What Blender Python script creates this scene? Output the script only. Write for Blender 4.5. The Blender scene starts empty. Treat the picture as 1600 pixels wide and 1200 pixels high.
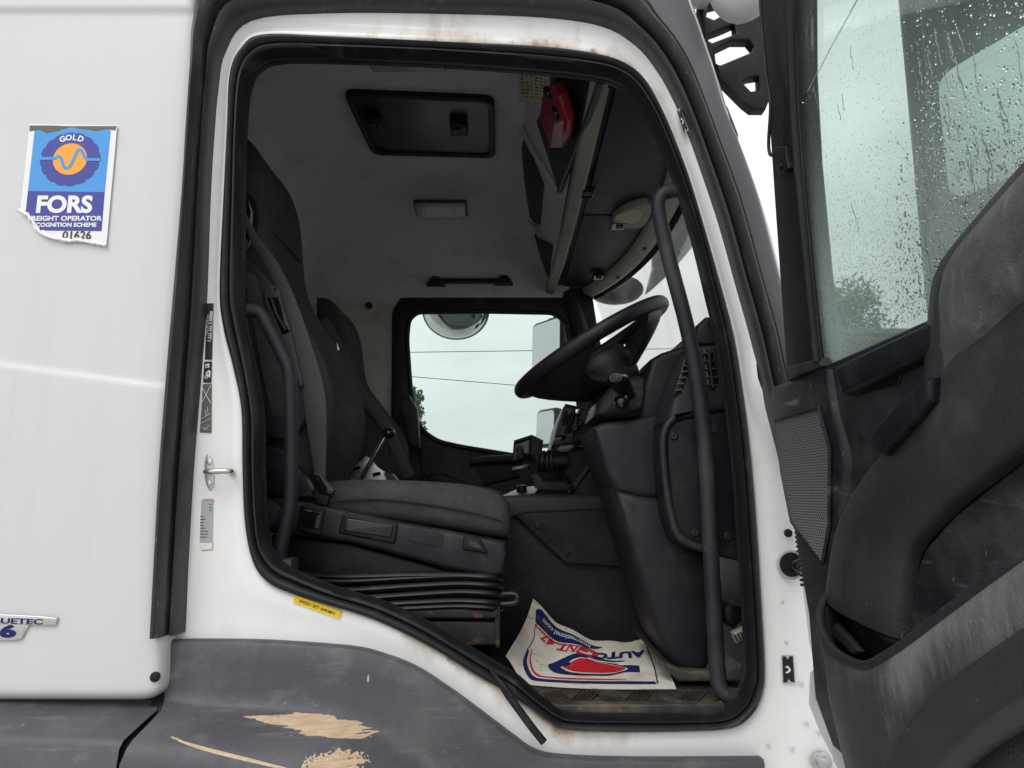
import bpy, bmesh, math, random
from mathutils import Vector, Matrix
random.seed(7)
R = math.radians
sc = bpy.context.scene
COL = sc.collection

# ------------------------------------------------------------------ camera, sky, sun, exposure
FPX, PITCH, CAM = 1100.0, R(8.7), Vector((0, -1.5, 1.85))
cd = bpy.data.cameras.new('camera'); cam = bpy.data.objects.new('camera', cd); COL.objects.link(cam)
cd.sensor_fit = 'HORIZONTAL'; cd.sensor_width = 36; cd.lens = 36 * FPX / 1600
cd.clip_start = 0.02; cd.clip_end = 3000
cam.location = CAM; cam.rotation_euler = (R(90) + PITCH, 0, 0)
sc.camera = cam

SUN_EL, SUN_AZ = R(52), R(205)          # azimuth clockwise from +Y
w = bpy.data.worlds.new('World'); sc.world = w; w.use_nodes = True
nt = w.node_tree; nt.nodes.clear()
out = nt.nodes.new('ShaderNodeOutputWorld'); bg = nt.nodes.new('ShaderNodeBackground')
sky = nt.nodes.new('ShaderNodeTexSky'); sky.sky_type = 'NISHITA'; sky.sun_disc = False
sky.sun_elevation = SUN_EL; sky.sun_rotation = SUN_AZ; sky.dust_density = 4; sky.air_density = 1.2
hs = nt.nodes.new('ShaderNodeHueSaturation'); hs.inputs['Saturation'].default_value = 0.10
tc = nt.nodes.new('ShaderNodeTexCoord'); mp = nt.nodes.new('ShaderNodeMapping'); mp.inputs['Scale'].default_value = (1, 1, 2.2)
nz = nt.nodes.new('ShaderNodeTexNoise'); nz.inputs['Scale'].default_value = 2.6; nz.inputs['Detail'].default_value = 7
cr = nt.nodes.new('ShaderNodeMapRange'); cr.inputs['From Min'].default_value = .3; cr.inputs['From Max'].default_value = .7
cr.inputs['To Min'].default_value = .80; cr.inputs['To Max'].default_value = 1.10
mx = nt.nodes.new('ShaderNodeMix'); mx.data_type = 'RGBA'; mx.inputs[0].default_value = .62
mx.inputs[7].default_value = (9.5, 9.72, 10.1, 1)   # cloud deck
mul = nt.nodes.new('ShaderNodeMix'); mul.data_type = 'RGBA'; mul.blend_type = 'MULTIPLY'; mul.inputs[0].default_value = 1
L = nt.links.new
L(sky.outputs[0], hs.inputs['Color']); L(hs.outputs[0], mx.inputs[6])
L(tc.outputs['Generated'], mp.inputs[0]); L(mp.outputs[0], nz.inputs[0]); L(nz.outputs['Fac'], cr.inputs[0])
L(mx.outputs[2], mul.inputs[6]); L(cr.outputs[0], mul.inputs[7]); L(mul.outputs[2], bg.inputs[0])
bg.inputs[1].default_value = 0.10; L(bg.outputs[0], out.inputs[0])

sd = bpy.data.lights.new('sun', 'SUN'); sd.energy = 0.55; sd.angle = R(25); sd.color = (1, .97, .93)
sun = bpy.data.objects.new('sun', sd); COL.objects.link(sun)
sdir = Vector((math.sin(SUN_AZ) * math.cos(SUN_EL), math.cos(SUN_AZ) * math.cos(SUN_EL), math.sin(SUN_EL)))
sun.rotation_euler = (-sdir).to_track_quat('-Z', 'Y').to_euler(); sun.location = (-3, -8, 12)
sc.view_settings.view_transform = 'Standard'; sc.view_settings.look = 'None'
sc.view_settings.exposure = 0.64; sc.view_settings.gamma = 1
sc.render.engine = 'CYCLES'
sc.cycles.use_denoising = True
sc.cycles.max_bounces = 14; sc.cycles.diffuse_bounces = 7; sc.cycles.transparent_max_bounces = 24
sc.cycles.transmission_bounces = 10; sc.cycles.caustics_reflective = False; sc.cycles.caustics_refractive = False
sc.cycles.sample_clamp_indirect = 6

# ------------------------------------------------------------------ measuring: photo direction -> point on a known plane of the truck
def ray(u, v):
    xr = (u - 800) / FPX; yr = (600 - v) / FPX
    return Vector((xr, math.cos(PITCH) - yr * math.sin(PITCH), math.sin(PITCH) + yr * math.cos(PITCH)))
class Frame:
    def __init__(s, o, ex, ey):
        s.o = Vector(o); s.ex = Vector(ex).normalized(); s.ey = Vector(ey).normalized(); s.ez = s.ex.cross(s.ey)
    def px(s, u, v, c=0.0):
        d = ray(u, v); o = s.o + s.ez * c
        t = (o - CAM).dot(s.ez) / d.dot(s.ez); q = CAM + d * t - o
        return (q.dot(s.ex), q.dot(s.ey))
    def P(s, a, b, c=0.0): return s.o + s.ex * a + s.ey * b + s.ez * c
    def W(s, u, v, c=0.0):
        a, b = s.px(u, v, c); return s.P(a, b, c)
def YF(Y): return Frame((0, Y, 0), (1, 0, 0), (0, 0, 1))
def U(u, v, Y): return YF(Y).W(u, v)
def UZ(u, v, Z):
    d = ray(u, v); return CAM + d * ((Z - CAM.z) / d.z)
def UX(u, v, X):
    d = ray(u, v); return CAM + d * (X / d.x)

def cat(pts, n=6, closed=False):
    pts = [Vector(p) for p in pts]; N = len(pts); res = []
    for i in range(N if closed else N - 1):
        p1, p2 = pts[i], pts[(i + 1) % N]
        p0 = pts[(i - 1) % N] if (closed or i > 0) else p1 * 2 - p2
        p3 = pts[(i + 2) % N] if (closed or i + 2 < N) else p2 * 2 - p1
        for k in range(n):
            t = k / n
            res.append(.5 * ((2 * p1) + (p2 - p0) * t + (2 * p0 - 5 * p1 + 4 * p2 - p3) * t * t + (3 * p1 - p0 - 3 * p2 + p3) * t ** 3))
    if not closed: res.append(pts[-1])
    return res
def round_poly(pts, r, n=4):
    """round the corners of a 2D polygon"""
    out = []; N = len(pts)
    for i in range(N):
        p = Vector(pts[i]); a = Vector(pts[i - 1]) - p; b = Vector(pts[(i + 1) % N]) - p
        k = min(r, a.length * .45, b.length * .45)
        s, e = p + a.normalized() * k, p + b.normalized() * k
        for j in range(n + 1):
            t = j / n; out.append(s * (1 - t) ** 2 + p * 2 * t * (1 - t) + e * t * t)
    return out

# ------------------------------------------------------------------ materials
MATS = {}
def mat(name, col, rough=.5, metal=0, vary=.12, vscale=9, bump=0, bscale=300, dirt=None, spec=.5, stretch=(1, 1, 1), coat=0, emit=None, wrinkle=0):
    m = bpy.data.materials.new(name); m.use_nodes = True; MATS[name] = m
    t = m.node_tree; N = t.nodes; Lk = t.links.new; b = N['Principled BSDF']
    b.inputs['Roughness'].default_value = rough; b.inputs['Metallic'].default_value = metal
    b.inputs['Specular IOR Level'].default_value = spec; b.inputs['Coat Weight'].default_value = coat
    g = N.new('ShaderNodeTexCoord'); mpn = N.new('ShaderNodeMapping'); mpn.inputs['Scale'].default_value = stretch
    Lk(g.outputs['Object'], mpn.inputs[0])
    n1 = N.new('ShaderNodeTexNoise'); n1.inputs['Scale'].default_value = vscale; n1.inputs['Detail'].default_value = 6
    Lk(mpn.outputs[0], n1.inputs[0])
    m1 = N.new('ShaderNodeMix'); m1.data_type = 'RGBA'
    c = Vector(col[:3])
    m1.inputs[6].default_value = (*(c * (1 - vary)), 1); m1.inputs[7].default_value = (*(c * (1 + vary)), 1)
    Lk(n1.outputs['Fac'], m1.inputs[0]); last = m1.outputs[2]
    rr = N.new('ShaderNodeMapRange'); rr.inputs['To Min'].default_value = max(.02, rough - .1); rr.inputs['To Max'].default_value = min(1, rough + .1)
    Lk(n1.outputs['Fac'], rr.inputs[0]); rlast = rr.outputs[0]
    for d in (dirt or []):
        # (colour, scale, low, high, strength, stretch[, attribute])
        mp2 = N.new('ShaderNodeMapping'); mp2.inputs['Scale'].default_value = d[5]; Lk(g.outputs['Object'], mp2.inputs[0])
        n2 = N.new('ShaderNodeTexNoise'); n2.inputs['Scale'].default_value = d[1]; n2.inputs['Detail'].default_value = 9; n2.inputs['Roughness'].default_value = .65
        Lk(mp2.outputs[0], n2.inputs[0])
        r2 = N.new('ShaderNodeMapRange'); r2.inputs['From Min'].default_value = d[2]; r2.inputs['From Max'].default_value = d[3]; r2.inputs['To Max'].default_value = d[4]
        r2.interpolation_type = 'SMOOTHSTEP'
        src = n2.outputs['Fac']
        if len(d) > 6:
            at = N.new('ShaderNodeAttribute'); at.attribute_name = d[6]
            ad = N.new('ShaderNodeMath'); ad.operation = 'ADD'; Lk(src, ad.inputs[0]); Lk(at.outputs['Fac'], ad.inputs[1]); src = ad.outputs[0]
        Lk(src, r2.inputs[0])
        m2 = N.new('ShaderNodeMix'); m2.data_type = 'RGBA'; Lk(r2.outputs[0], m2.inputs[0]); Lk(last, m2.inputs[6]); m2.inputs[7].default_value = (*d[0], 1)
        last = m2.outputs[2]
        ra = N.new('ShaderNodeMix'); ra.data_type = 'FLOAT'; Lk(r2.outputs[0], ra.inputs[0]); Lk(rlast, ra.inputs[2]); ra.inputs[3].default_value = max(rough, .7); rlast = ra.outputs[0]
    Lk(last, b.inputs['Base Color']); Lk(rlast, b.inputs['Roughness'])
    if bump:
        n3 = N.new('ShaderNodeTexNoise'); n3.inputs['Scale'].default_value = bscale; n3.inputs['Detail'].default_value = 3; Lk(g.outputs['Object'], n3.inputs[0])
        bp = N.new('ShaderNodeBump'); bp.inputs['Strength'].default_value = bump; bp.inputs['Distance'].default_value = .002
        Lk(n3.outputs['Fac'], bp.inputs['Height']); Lk(bp.outputs[0], b.inputs['Normal'])
        if wrinkle:
            n4 = N.new('ShaderNodeTexNoise'); n4.inputs['Scale'].default_value = 14; n4.inputs['Detail'].default_value = 2; n4.inputs['Distortion'].default_value = 1.2; Lk(g.outputs['Object'], n4.inputs[0])
            b4 = N.new('ShaderNodeBump'); b4.inputs['Strength'].default_value = wrinkle; b4.inputs['Distance'].default_value = .012
            Lk(n4.outputs['Fac'], b4.inputs['Height']); Lk(b4.outputs[0], bp.inputs['Normal'])
    if emit: b.inputs['Emission Color'].default_value = (*emit[0], 1); b.inputs['Emission Strength'].default_value = emit[1]
    return m

RUST = (.23, .12, .055); MUD = (.30, .22, .14)
DUSTY = (.26, .25, .24)
mat('white_paint', (.62, .61, .612), .30, vary=.025, vscale=5, bump=.05, bscale=60, coat=.25,
    dirt=[((.46, .42, .38), 2.6, .48, .85, .26, (6, 6, .3)), ((.55, .50, .43), 3.2, .56, .85, .35, (1, 1, .5)), ((.40, .32, .24), 70, .72, .77, .55, (1, 1, 1))])
mat('surround_paint', (.85, .845, .83), .28, vary=.03, vscale=6, bump=.06, bscale=50, coat=.25,
    dirt=[((.52, .44, .35), 14, .86, 1.25, .8, (1, 1, .35), 'grime'), (RUST, 28, 1.10, 1.35, .8, (1, 1, .6), 'grime'), ((.35, .28, .22), 75, .715, .76, .6, (1, 1, 1)), ((.5, .47, .43), 6, .52, .85, .25, (3, 3, .5))])
mat('rubber', (.012, .012, .0135), .38, spec=.28, vary=.3, vscale=30, bump=.2, bscale=400, dirt=[(DUSTY, 16, .54, .8, .20, (1, 1, .4)), ((.3, .28, .26), 70, .66, .74, .3, (1, 1, 1))])
mat('strip_rubber', (.024, .025, .028), .42, vary=.3, vscale=20, bump=.2, bscale=300, dirt=[(DUSTY, 22, .52, .8, .26, (1, 1, .25)), ((.35, .34, .33), 60, .64, .70, .4, (1, 1, .25))])
mat('pillar_grey', (.088, .088, .096), .5, vary=.08, vscale=14, bump=.3, bscale=450, dirt=[((.2, .2, .2), 10, .5, .8, .3, (1, 1, .5))])
mat('black_plastic', (.0075, .0075, .0115), .40, spec=.28, vary=.25, vscale=25, bump=.5, bscale=420, dirt=[(DUSTY, 12, .50, .82, .13, (1, 1, .6)), ((.3, .29, .28), 95, .64, .72, .22, (1, 1, .5))])
mat('dark_plastic', (.018, .018, .0235), .44, spec=.28, vary=.2, vscale=18, bump=.6, bscale=420, dirt=[(DUSTY, 7, .48, .8, .17, (1, 1, .5)), ((.3, .29, .28), 85, .64, .72, .25, (1, 1, .5))])
mat('grey_plastic', (.047, .047, .052), .46, spec=.28, vary=.15, vscale=15, bump=.4, bscale=450, dirt=[(DUSTY, 12, .5, .85, .22, (1, 1, .6))])
mat('door_plastic', (.0115, .0115, .0155), .42, spec=.28, vary=.25, vscale=20, bump=.7, bscale=420, dirt=[((.20, .19, .185), 4.5, .46, .74, .30, (1, .8, 1)), ((.32, .31, .30), 16, .56, .72, .30, (1, .35, 2.2)), ((.45, .42, .36), 110, .655, .71, .45, (1, 1, .4))])
mat('gloss_black', (.008, .008, .009), .12, vary=.2, vscale=8)
mat('fabric', (.058, .055, .055), .9, vary=.35, vscale=60, bump=.9, bscale=900, spec=.2, wrinkle=.5, dirt=[((.13, .12, .115), 8, .45, .8, .45, (1, 1, 1)), ((.22, .21, .2), 160, .62, .70, .35, (1, 1, 1))])
mat('fabric_dark', (.043, .042, .044), .9, vary=.35, vscale=60, bump=.9, bscale=900, spec=.2, wrinkle=.5, dirt=[((.10, .095, .09), 7, .46, .8, .45, (1, 1, 1)), ((.2, .19, .18), 160, .62, .70, .3, (1, 1, 1))])
mat('belt_web', (.075, .074, .075), .7, vary=.2, vscale=120, bump=.8, bscale=900, spec=.3)
mat('headliner', (.56, .55, .595), .95, vary=.10, vscale=30, bump=.7, bscale=500, spec=.1, wrinkle=.15, dirt=[((.28, .27, .26), 4, .46, .8, .40, (1, 1, 1))])
mat('shaded_beige_trim', (.26, .235, .205), .6, vary=.10, vscale=8, bump=.3, bscale=450, dirt=[((.12, .09, .07), 7, .47, .78, .5, (1, 1, 1))])  # darker copy of the beige trim, its shade put into the colour
mat('beige_trim', (.47, .43, .37), .6, vary=.10, vscale=8, bump=.3, bscale=450, dirt=[((.20, .15, .11), 7, .47, .78, .5, (1, 1, 1))])
mat('carpet', (.022, .022, .024), .48, spec=.28, vary=.4, vscale=160, bump=1.0, bscale=260, dirt=[((.13, .12, .115), 6, .48, .8, .35, (1, 1, 1)), ((.20, .19, .18), 210, .55, .66, .45, (1, 1, 1))])
mat('sill_dirty', (.035, .034, .034), .5, vary=.3, vscale=20, bump=.6, bscale=250, dirt=[((.20, .16, .11), 12, .40, .72, .65, (1, 1, 1)), ((.3, .26, .2), 80, .60, .68, .5, (1, 1, 1))])
mat('chrome', (.75, .75, .76), .18, metal=1, vary=.05)
mat('steel', (.55, .55, .54), .38, metal=.9, vary=.12, vscale=30, dirt=[(RUST, 25, .55, .72, .7, (1, 1, 1))])
mat('mirror', (.82, .84, .85), .02, metal=1, vary=.01)
mat('hatch_dark', (.010, .012, .021), .35, vary=.2, vscale=5)
mat('mirror_dull', (.52, .54, .55), .05, metal=1, vary=.04, vscale=3)
mat('red_plastic', (.22, .006, .015), .34, vary=.08)
mat('faded_pink', (.42, .25, .25), .5, vary=.08)
mat('pale_plastic', (.62, .60, .58), .3, vary=.05)
mat('lamp_lens', (.28, .27, .26), .18, vary=.25, vscale=60, coat=.5)
mat('paper', (.80, .75, .65), .8, vary=.06, vscale=8, spec=.2, wrinkle=.35, bump=.2, bscale=200, dirt=[((.40, .31, .21), 9, .46, .72, .55, (1, 1, 1)), ((.18, .14, .10), 34, .55, .68, .65, (1, 2.2, 1))])
mat('paper_label', (.50, .42, .32), .8, vary=.06, vscale=30)
mat('ink_navy', (.014, .022, .115), .75, vary=.12, vscale=30, spec=.2, dirt=[((.22, .18, .15), 15, .56, .78, .5, (1, 1, 1))])
mat('ink_red', (.60, .022, .035), .75, vary=.12, vscale=30, spec=.2, dirt=[((.35, .20, .15), 15, .56, .78, .5, (1, 1, 1))])
mat('ink_dark', (.04, .035, .03), .7)
mat('decal_white', (.80, .80, .79), .35, vary=.02)
mat('decal_sky', (.055, .30, .70), .3, vary=.03)
mat('decal_indigo', (.045, .050, .30), .3, vary=.04)
mat('decal_orange', (.90, .36, .03), .3, vary=.03)
mat('decal_grey', (.12, .11, .10), .6, vary=.3, vscale=60)
mat('decal_black', (.012, .012, .013), .35, vary=.1)
mat('decal_silver', (.42, .43, .44), .4, vary=.05)
mat('decal_yellow', (.82, .56, .01), .4, vary=.05, dirt=[((.4, .3, .1), 50, .65, .75, .4, (1, 1, 1))])
mat('decal_red', (.65, .03, .03), .4)
mat('badge_metal', (.62, .60, .57), .3, metal=.85, vary=.1, vscale=40)
mat('headlamp_glass', (.4, .4, .4), .1)
mat('pale_bounce_ground', (.42, .41, .39), .85, vary=.2, vscale=2, bump=.4, bscale=60)  # unseen ground, made pale to bounce light up to the ceiling
mat('brick_wall', (.27, .13, .08), .9, vary=.3, vscale=3)
mat('roof_slate', (.09, .09, .10), .7, vary=.2, vscale=3)
mat('bark', (.09, .07, .05), .9, vary=.3, vscale=6)
mat('leaf', (.075, .11, .055), .7, vary=.5, vscale=1.5)
mat('wire', (.03, .03, .03), .7)
mat('water_film', (.9, .9, .9), .05)

def glassy(name, tint, fog=0.0, fogscale=3, refl=.5, foglo=.45, foghi=.8, stretch=(1, 1, 1), fogcol=(.8, .85, .83), low=None):
    m = bpy.data.materials.new(name); m.use_nodes = True; MATS[name] = m
    t = m.node_tree; N = t.nodes; Lk = t.links.new; N.remove(N['Principled BSDF'])
    o = N['Material Output']; tr = N.new('ShaderNodeBsdfTransparent'); tr.inputs[0].default_value = (*tint, 1)
    gl = N.new('ShaderNodeBsdfGlossy'); gl.inputs['Roughness'].default_value = .02
    fr = N.new('ShaderNodeFresnel'); fr.inputs[0].default_value = 1.45
    ml = N.new('ShaderNodeMath'); ml.operation = 'MULTIPLY'; ml.inputs[1].default_value = refl; Lk(fr.outputs[0], ml.inputs[0])
    a = N.new('ShaderNodeMixShader'); Lk(ml.outputs[0], a.inputs[0]); Lk(tr.outputs[0], a.inputs[1]); Lk(gl.outputs[0], a.inputs[2])
    last = a.outputs[0]
    if fog:
        df = N.new('ShaderNodeBsdfTranslucent'); df.inputs[0].default_value = (*fogcol, 1)
        d2 = N.new('ShaderNodeBsdfDiffuse'); d2.inputs[0].default_value = (*fogcol, 1)
        dm = N.new('ShaderNodeMixShader'); Lk(df.outputs[0], dm.inputs[1]); Lk(d2.outputs[0], dm.inputs[2])
        g = N.new('ShaderNodeTexCoord'); mpn = N.new('ShaderNodeMapping'); mpn.inputs['Scale'].default_value = stretch; Lk(g.outputs['Object'], mpn.inputs[0])
        nn = N.new('ShaderNodeTexNoise'); nn.inputs['Scale'].default_value = fogscale; nn.inputs['Detail'].default_value = 6; Lk(mpn.outputs[0], nn.inputs[0])
        mr = N.new('ShaderNodeMapRange'); mr.inputs['From Min'].default_value = foglo; mr.inputs['From Max'].default_value = foghi; mr.inputs['To Max'].default_value = fog; mr.inputs['To Min'].default_value = fog * .15
        Lk(nn.outputs['Fac'], mr.inputs[0])
        fsock = mr.outputs[0]
        if low:     # condensation thickening towards the sill: (height of none, height of most, amount)
            sp = N.new('ShaderNodeSeparateXYZ'); Lk(g.outputs['Object'], sp.inputs[0])
            mz = N.new('ShaderNodeMapRange'); mz.inputs['From Min'].default_value = low[0]; mz.inputs['From Max'].default_value = low[1]; mz.inputs['To Max'].default_value = low[2]; mz.interpolation_type = 'SMOOTHSTEP'; Lk(sp.outputs[2], mz.inputs[0])
            mm_ = N.new('ShaderNodeMath'); mm_.operation = 'MULTIPLY'; Lk(mz.outputs[0], mm_.inputs[0]); Lk(nn.outputs['Fac'], mm_.inputs[1])
            ad_ = N.new('ShaderNodeMath'); ad_.operation = 'ADD'; ad_.use_clamp = True; Lk(mr.outputs[0], ad_.inputs[0]); Lk(mm_.outputs[0], ad_.inputs[1]); fsock = ad_.outputs[0]
        b = N.new('ShaderNodeMixShader'); Lk(fsock, b.inputs[0]); Lk(last, b.inputs[1]); Lk(dm.outputs[0], b.inputs[2]); last = b.outputs[0]
    Lk(last, o.inputs[0]); return m
glassy('door_glass', (.88, .96, .92), .12, 4, .25, .35, .75, stretch=(1, 1, .5), fogcol=(.70, .82, .76), low=(2.50, 2.14, .42))
glassy('side_glass', (.852, .905, .876), .06, 3, .3)
glassy('windscreen_glass', (.93, .96, .92), .20, 9, .3, .35, .75, stretch=(1, 1, .3), fogcol=(.88, .88, .82))
glassy('smoked_glass', (.42, .43, .42), .25, 14, .6, .4, .8)
glassy('hatch_glass', (.105, .112, .135), .0, 6, .6)
m = bpy.data.materials.new('water_drop'); m.use_nodes = True; MATS['water_drop'] = m
b = m.node_tree.nodes['Principled BSDF']; b.inputs['Transmission Weight'].default_value = 1; b.inputs['IOR'].default_value = 1.33; b.inputs['Roughness'].default_value = 0

# speaker mesh: perforated metal look, regular dots
m = mat('speaker_mesh', (.10, .10, .105), .45, vary=.1)
t = m.node_tree; vo = t.nodes.new('ShaderNodeTexVoronoi'); vo.inputs['Scale'].default_value = 150; vo.inputs['Randomness'].default_value = 0
mpv = t.nodes.new('ShaderNodeMapping'); mpv.inputs['Rotation'].default_value = (R(45), 0, 0)
tcv = t.nodes.new('ShaderNodeTexCoord'); t.links.new(tcv.outputs['Object'], mpv.inputs[0]); t.links.new(mpv.outputs[0], vo.inputs[0])
rv = t.nodes.new('ShaderNodeMapRange'); rv.inputs['From Min'].default_value = .36; rv.inputs['From Max'].default_value = .50
t.links.new(vo.outputs['Distance'], rv.inputs[0])
mv = t.nodes.new('ShaderNodeMix'); mv.data_type = 'RGBA'; mv.inputs[6].default_value = (.004, .004, .005, 1); mv.inputs[7].default_value = (.11, .11, .115, 1)
t.links.new(rv.outputs[0], mv.inputs[0]); t.links.new(mv.outputs[2], t.nodes['Principled BSDF'].inputs['Base Color'])

# wheel arch plastic: scraped patches with their own outlines (bare tan filler under the grey)
def wheel_arch_material():
    m = mat('arch_plastic', (.062, .063, .072), .5, vary=.16, vscale=7, bump=.35, bscale=260, stretch=(1, 1, 2),
            dirt=[((.17, .17, .175), 5, .45, .8, .5, (1, 1, .7)), ((.24, .24, .24), 13, .52, .74, .32, (.8, 1, 1.3)), ((.34, .33, .32), 70, .65, .70, .4, (.5, 1, 1.4)), ((.22, .22, .22), 30, .60, .66, .22, (.12, 1, 2.5)), ((.05, .05, .052), 9, .5, .8, .5, (2.5, 2.5, .4))])
    t = m.node_tree; N = t.nodes; Lk = t.links.new; b = N['Principled BSDF']
    src = b.inputs['Base Color'].links[0].from_socket
    g = N.new('ShaderNodeTexCoord'); sx = N.new('ShaderNodeSeparateXYZ'); Lk(g.outputs['Object'], sx.inputs[0])
    def math_(op, a, b_=None, clamp=False):
        n = N.new('ShaderNodeMath'); n.operation = op; n.use_clamp = clamp
        for i, q in enumerate((a, b_)):
            if q is None: continue
            if isinstance(q, (int, float)): n.inputs[i].default_value = q
            else: Lk(q, n.inputs[i])
        return n.outputs[0]
    mp2 = N.new('ShaderNodeMapping'); mp2.inputs['Scale'].default_value = (26, 26, 240); mp2.inputs['Rotation'].default_value = (0, R(-16), 0); Lk(g.outputs['Object'], mp2.inputs[0])
    nn = N.new('ShaderNodeTexNoise'); nn.inputs['Scale'].default_value = 1; nn.inputs['Detail'].default_value = 8; Lk(mp2.outputs[0], nn.inputs[0])
    mp3 = N.new('ShaderNodeMapping'); mp3.inputs['Scale'].default_value = (1, 1, 1); Lk(g.outputs['Object'], mp3.inputs[0])
    n3 = N.new('ShaderNodeTexNoise'); n3.inputs['Scale'].default_value = 160; n3.inputs['Detail'].default_value = 8; Lk(mp3.outputs[0], n3.inputs[0])
    masks = []
    for (cu, cv, Y, rx, rz, tilt, noise, na) in SCRAPES:
        p = U(cu, cv, Y)
        dx = math_('SUBTRACT', sx.outputs[0], p.x); dz = math_('SUBTRACT', sx.outputs[2], p.z)
        dz2 = math_('ADD', dz, math_('MULTIPLY', dx, tilt))
        e = math_('ADD', math_('POWER', math_('ABSOLUTE', math_('DIVIDE', dx, rx)), 2.0), math_('POWER', math_('ABSOLUTE', math_('DIVIDE', dz2, rz)), 2.0))
        nv = nn.outputs['Fac'] if noise == 0 else n3.outputs['Fac']
        e2 = math_('ADD', e, math_('MULTIPLY', math_('SUBTRACT', nv, .5), na))
        masks.append(math_('LESS_THAN', e2, 1.0))
    mk = masks[0]
    for q in masks[1:]: mk = math_('MAXIMUM', mk, q)
    m2 = N.new('ShaderNodeMix'); m2.data_type = 'RGBA'; Lk(mk, m2.inputs[0]); Lk(src, m2.inputs[6]); m2.inputs[7].default_value = (.50, .36, .22, 1)
    tn = N.new('ShaderNodeMix'); tn.data_type = 'RGBA'; tn.inputs[6].default_value = (.46, .33, .21, 1); tn.inputs[7].default_value = (.57, .43, .28, 1)
    tr_ = N.new('ShaderNodeMapRange'); tr_.inputs['From Min'].default_value = .38; tr_.inputs['From Max'].default_value = .58; Lk(nn.outputs['Fac'], tr_.inputs[0]); Lk(tr_.outputs[0], tn.inputs[0]); Lk(tn.outputs[2], m2.inputs[7])
    Lk(m2.outputs[2], b.inputs['Base Color'])
    return m
SCRAPES = [(500, 1141, -.02, .085, .0135, .16, 0, 3.0), (435, 1131, -.015, .07, .0045, .10, 0, 2.4), (520, 1150, -.03, .075, .010, .20, 0, 5.0), (515, 1203, -.07, .055, .018, .05, 1, 4.0), (575, 1060, .04, .0022, .008, 0, 1, 3.0),
           (365, 1181, -.07, .12, .0026, .22, 0, 1.2)]
wheel_arch_material()

# ------------------------------------------------------------------ mesh helpers
def M_(x): return MATS[x] if isinstance(x, str) else x
def thing(name, label, catg, loc=(0, 0, 0), group=None):
    o = bpy.data.objects.new(name, None); COL.objects.link(o); o.location = loc; o.empty_display_size = .1
    o['label'] = label; o['category'] = catg
    if group: o['group'] = group
    return o
def tag(o, label, catg, group=None, kind=None):
    if label: o['label'] = label
    if catg: o['category'] = catg
    if group: o['group'] = group
    if kind: o['kind'] = kind
    return o
def adopt(o, parent):
    if parent:
        o.parent = parent
        o.matrix_parent_inverse = Matrix.Translation(-parent.location) if parent.type == 'EMPTY' else Matrix.Identity(4)
def link(name, me, material, parent=None, sharp=35, bevel=0, sub=0, smooth=True):
    me.materials.clear(); me.materials.append(M_(material))
    if smooth:
        me.polygons.foreach_set('use_smooth', [True] * len(me.polygons))
        if sharp: me.set_sharp_from_angle(angle=R(sharp))
    o = bpy.data.objects.new(name, me); COL.objects.link(o); adopt(o, parent)
    if bevel:
        md = o.modifiers.new('b', 'BEVEL'); md.width = bevel; md.segments = 3; md.limit_method = 'ANGLE'; md.angle_limit = R(40); md.harden_normals = False
    if sub:
        md = o.modifiers.new('s', 'SUBSURF'); md.levels = sub; md.render_levels = sub
    return o
def mesh(name, V, Fc, material, parent=None, **k):
    me = bpy.data.meshes.new(name); me.from_pydata([tuple(v) for v in V], [], Fc); me.validate(); me.update()
    bm = bmesh.new(); bm.from_mesh(me); bmesh.ops.recalc_face_normals(bm, faces=bm.faces); bm.to_mesh(me); bm.free()
    return link(name, me, material, parent, **k)
def loft(name, rings, material, parent=None, closed=True, caps=True, **k):
    V = [p for r in rings for p in r]; n = len(rings[0]); Fc = []
    for i in range(len(rings) - 1):
        for j in range(n if closed else n - 1):
            a, b = i * n + j, i * n + (j + 1) % n; Fc.append((a, b, b + n, a + n))
    if closed and caps:
        Fc.append(tuple(range(n - 1, -1, -1))); Fc.append(tuple((len(rings) - 1) * n + j for j in range(n)))
    return mesh(name, V, Fc, material, parent, **k)
def strips(name, rows, material, parent=None, ring=False, attr=None, **k):
    """open surface through rows of points; ring: each row closes on itself"""
    V = [p for r in rows for p in r]; n = len(rows[0]); Fc = []
    for i in range(len(rows) - 1):
        for j in range(n if ring else n - 1):
            a, b = i * n + j, i * n + (j + 1) % n; Fc.append((a, b, b + n, a + n))
    me = bpy.data.meshes.new(name); me.from_pydata([tuple(v) for v in V], [], Fc)
    if attr:
        at = me.attributes.new(attr[0], 'FLOAT', 'POINT'); at.data.foreach_set('value', [float(x) for x in attr[1]])
    me.update()
    bm = bmesh.new(); bm.from_mesh(me); bmesh.ops.recalc_face_normals(bm, faces=bm.faces); bm.to_mesh(me); bm.free()
    return link(name, me, material, parent, **k)
def tube(name, pts, r, material, parent=None, n=12, closed=False, flat=1.0, caps=True, **k):
    pts = [Vector(p) for p in pts]; N = len(pts); rings = []
    rs = r if isinstance(r, (list, tuple)) else [r] * N
    ref = None
    for i, p in enumerate(pts):
        a = pts[i - 1] if (i > 0 or closed) else p; b = pts[(i + 1) % N] if (i < N - 1 or closed) else p
        tn = (b - a).normalized()
        if ref is None: ref = Vector((0, 1, 0)) if abs(tn.y) < .9 else Vector((0, 0, 1))
        x = (ref - tn * ref.dot(tn)).normalized(); y = tn.cross(x); ref = x
        rings.append([p + (x * math.cos(q) * flat + y * math.sin(q)) * rs[i] for q in (2 * math.pi * j / n for j in range(n))])
    if closed: rings.append(rings[0])
    return loft(name, rings, material, parent, caps=caps and not closed, sharp=50, **k)
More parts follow.
